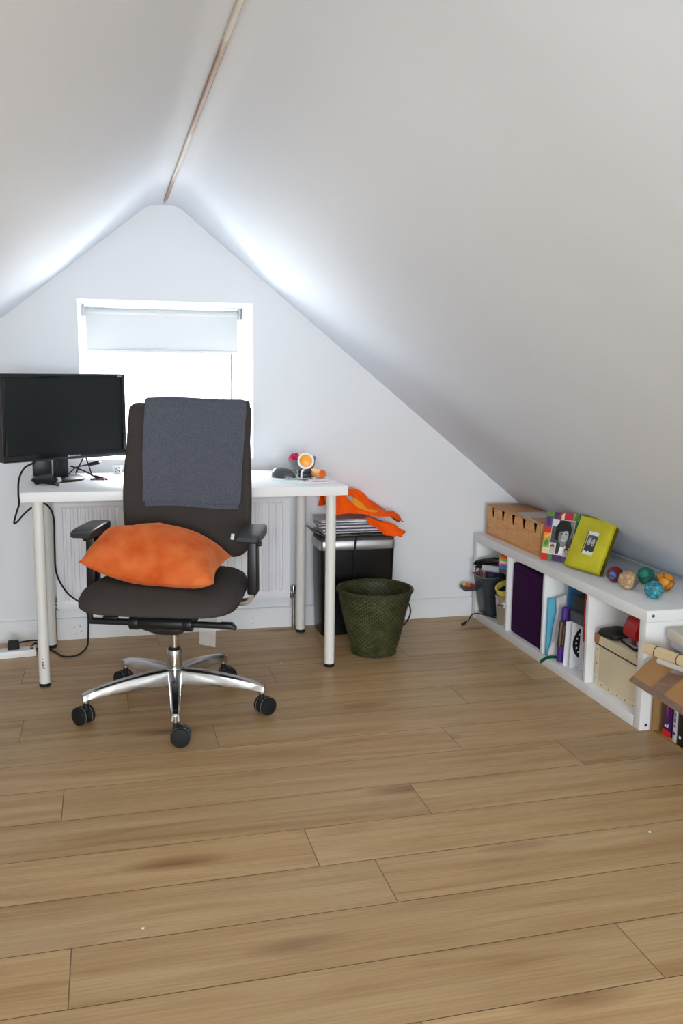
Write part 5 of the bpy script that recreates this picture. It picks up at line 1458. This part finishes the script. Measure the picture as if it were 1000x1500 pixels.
# books inside
def book(label, x0, y0, th, h, m, extra=None, dep=.16):
    t = thing('book', label, 'book', (x0, y0, .0065), group='books in the cardboard box')
    bm = B(); add_box(bm, (dep / 2, 0, h / 2), (dep, th, h), bev=.0015); obj('cover', bm, m, t)
    bm = B(); add_box(bm, (dep / 2 + .002, 0, h / 2), (dep - .002, th - .005, h + .001)); obj('pages', bm, M['paper'], t)
    if extra: extra(t, h, th)
    return t
def marks(t, h, th, m, items):
    for y, z, w, hh in items:
        bm = B(); add_box(bm, (-.0006, y, z), (.001, w, hh)); obj('spine_print', bm, m, t, smooth=0)
def ex1(t, h, th):
    marks(t, h, th, C('spine_red', 226, 30, 40, .5), [(0, h - .02, th * .98, .04), (0, .012, th * .98, .02)])
    marks(t, h, th, C('spine_magenta', 176, 20, 90, .5), [(.002, .105, .007, .075)])
    marks(t, h, th, M['paper'], [(.008, .035, .008, .008), (-.003, .035, .008, .006), (-.006, .041, .003, .006)])
book('purple spined book with red ends in the cardboard box', 1.787, 2.500, .046, .190, C('bookpurple', 66, 14, 92, .4), ex1)
def ex2(t, h, th):
    marks(t, h, th, C('spine_greyprint', 112, 112, 122, .5), [(.001, z, .009, .016 if k % 3 else .009) for k, z in enumerate((.055, .075, .094, .112, .13, .15))])
    marks(t, h, th, M['black'], [(.001, .03, .008, .010)])
book('slim white book with grey spine lettering in the cardboard box', 1.783, 2.452, .020, .196, C('bookwhite', 222, 220, 226, .5), ex2)
def ex3(t, h, th): marks(t, h, th, M['paper'], [(.004, .03, .008, .010)])
book('black spined book beside the slim white one', 1.780, 2.414, .040, .192, C('bookblack', 16, 16, 18, .35), ex3)
book('dark grey book behind the box edge at the photo border', 1.782, 2.364, .040, .188, C('bookgrey', 50, 50, 54, .5))
bm = B(); add_box(bm, (1.80, 2.476, .0085), (.03, .014, .003)); tag(obj('paper_scrap', bm, C('yellowscrap', 206, 186, 80, .7)), 'yellow paper scrap at the foot of the white book', 'paper')
# on top of the box: magazines, bamboo roll, white tube
t = thing('catalogue', 'off-white thick catalogue on top of the cardboard box against the shelf', 'book', (1.93, 2.43, .330), -.10)
bm = B(); add_box(bm, (0, 0, .0195), (.29, .21, .037), bev=.003); obj('cover', bm, C('offwhite', 224, 216, 200, .6), t)
bm = B(); add_box(bm, (-.10, -.1055, .0195), (.05, .001, .034)); obj('spine_patch', bm, M['paper'], t)
t = thing('flat_box', 'blue-white flat box below the off-white catalogue', 'box', (1.945, 2.42, .305), -.02)
bm = B(); add_box(bm, (0, 0, .012), (.29, .22, .023), bev=.002); obj('box', bm, C('bluewhite', 208, 210, 228, .5), t)
t = thing('paper_pile', 'beige papers lying directly on the cardboard box', 'paper', (1.945, 2.40, GH)); bm = B(); add_box(bm, (0, 0, .0165), (.26, .20, .0325), bev=.001); obj('pile', bm, C('beige', 196, 172, 140, .8), t)
br = thing('bamboo_roll', 'rolled beige bamboo mat with dark ties on top of the cardboard box', 'roll', (1.712, 2.372, .306))
d0, d1 = Vector((-.035, .135, .010)), Vector((.085, -.26, .010))
d0 = Vector((-.028, .128, .016)); d1 = Vector((.065, -.25, .016))
axis = (d1 - d0).normalized(); xA, yA = frame_for(axis)
bm = B()
NB = 28
for k in range(NB):
    a = 2 * PI * k / NB
    p = xA * math.cos(a) * .0155 + yA * math.sin(a) * .0155
    add_cyl(bm, d0 + p, d1 + p, .0019, n=6)
add_cyl(bm, d0 + axis * .001, d1, .0150, n=24)
obj('slats', bm, M['bamboo'], br)
for f_ in (.13, .36, .50, .72):
    c = d0 + (d1 - d0) * f_
    bm = B(); add_tube(bm, [c + (xA * math.cos(a) + yA * math.sin(a)) * .018 for a in [2 * PI * k / 20 for k in range(20)]], .0012, n=5, smooth=False, closed=True); obj('tie', bm, M['rubber'], br)
bm = B(); add_tube(bm, [(1.712, 2.46, .290), (1.738, 2.36, .290), (1.762, 2.24, .290)], .0125, n=20)
tag(obj('white_tube', bm, C('whitetube', 214, 210, 206, .5)), 'rolled white paper tube under the bamboo mat on the cardboard box', 'tube')

# tiny scraps on the floor
for i, (x, y, lab) in enumerate(((.048, 1.847, 'tiny white paper speck on the floor in the left foreground'), (1.372, 1.961, 'tiny white paper speck on the floor at the right'), (.677, 3.543, 'tiny white speck on the floor right of the chair base'))):
    bm = B(); s = .004
    add_prism(bm, [(-s, -s * .5), (s * .6, -s), (s, s * .5), (-s * .3, s)], lambda u, v, d: Vector((x + u, y + v, d)), .0008)
    tag(obj('paper_speck', bm, M['paper']), lab, 'paper', 'specks on the floor')

# ------------------------------------------------------------------ light
w = bpy.data.worlds.new('sky'); scene.world = w; w.use_nodes = True
bg = w.node_tree.nodes['Background']; bg.inputs['Color'].default_value = (.93, .97, 1.0, 1); bg.inputs['Strength'].default_value = 6

def area(name, loc, target, size, power, color=(1, 1, 1), size_y=None):
    l = bpy.data.lights.new(name, 'AREA'); l.energy = power; l.color = color
    l.size = size
    if size_y: l.shape = 'RECTANGLE'; l.size_y = size_y
    o = bpy.data.objects.new(name, l); COL.objects.link(o); o.location = loc
    d = Vector(target) - Vector(loc); o.rotation_euler = d.to_track_quat('-Z', 'Y').to_euler()
    return o
# daylight through the window
area('window_daylight', (.272, WY + RD + .25, 1.16), (.272, 2.0, .9), .8, 46, (.94, .98, 1.0), .75)
# added fill lamp far behind the camera, lifting the whole room
area('room_fill', (.1, -3.6, .95), (.3, 3.0, .85), 2.0, 182, (.84, .93, 1.0), 1.2)
# added cool fill lamp beside the camera; the left slope has no opening
area('left_fill', (-.62, .1, 1.20), (.7, .55, .0), .7, 33, (.80, .92, 1.0), .9)
# camera flash, left of the lens
fl = bpy.data.lights.new('camera_flash', 'SPOT'); fl.energy = 52; fl.color = (1.0, .95, .90)
fl.spot_size = math.radians(62); fl.spot_blend = 1.0; fl.shadow_soft_size = .045
fo = bpy.data.objects.new('camera_flash', fl); COL.objects.link(fo); fo.location = (-.17, .03, 1.25)
fo.rotation_euler = (Vector((.55, 3.5, .85)) - fo.location).to_track_quat('-Z', 'Y').to_euler()

# ------------------------------------------------------------------ camera
F_PX = 1323.2757; YAW, PIT, ROL = map(math.radians, (14.653, 9.0795, .7375)); CH = 1.2117
fw = Vector((math.sin(YAW) * math.cos(PIT), math.cos(YAW) * math.cos(PIT), -math.sin(PIT)))
rt = Vector((math.cos(YAW), -math.sin(YAW), 0)); up = rt.cross(fw)
rt2 = rt * math.cos(ROL) + up * math.sin(ROL); up2 = -rt * math.sin(ROL) + up * math.cos(ROL)
cam = bpy.data.cameras.new('camera'); cam.sensor_fit = 'HORIZONTAL'; cam.sensor_width = 36; cam.lens = 36 * F_PX / 1000
cam.clip_start = .05
co = bpy.data.objects.new('camera', cam); COL.objects.link(co)
mw_ = Matrix.Identity(4)
for i in range(3):
    mw_[i][0] = rt2[i]; mw_[i][1] = up2[i]; mw_[i][2] = -fw[i]
mw_[2][3] = CH
co.matrix_world = mw_
scene.camera = co

scene.view_settings.view_transform = 'Standard'
scene.view_settings.look = 'None'
scene.view_settings.exposure = 0.0
try:
    scene.cycles.use_denoising = True
    scene.cycles.max_bounces = 12; scene.cycles.diffuse_bounces = 6; scene.cycles.transparent_max_bounces = 12
    scene.cycles.sample_clamp_indirect = 8
except Exception: pass
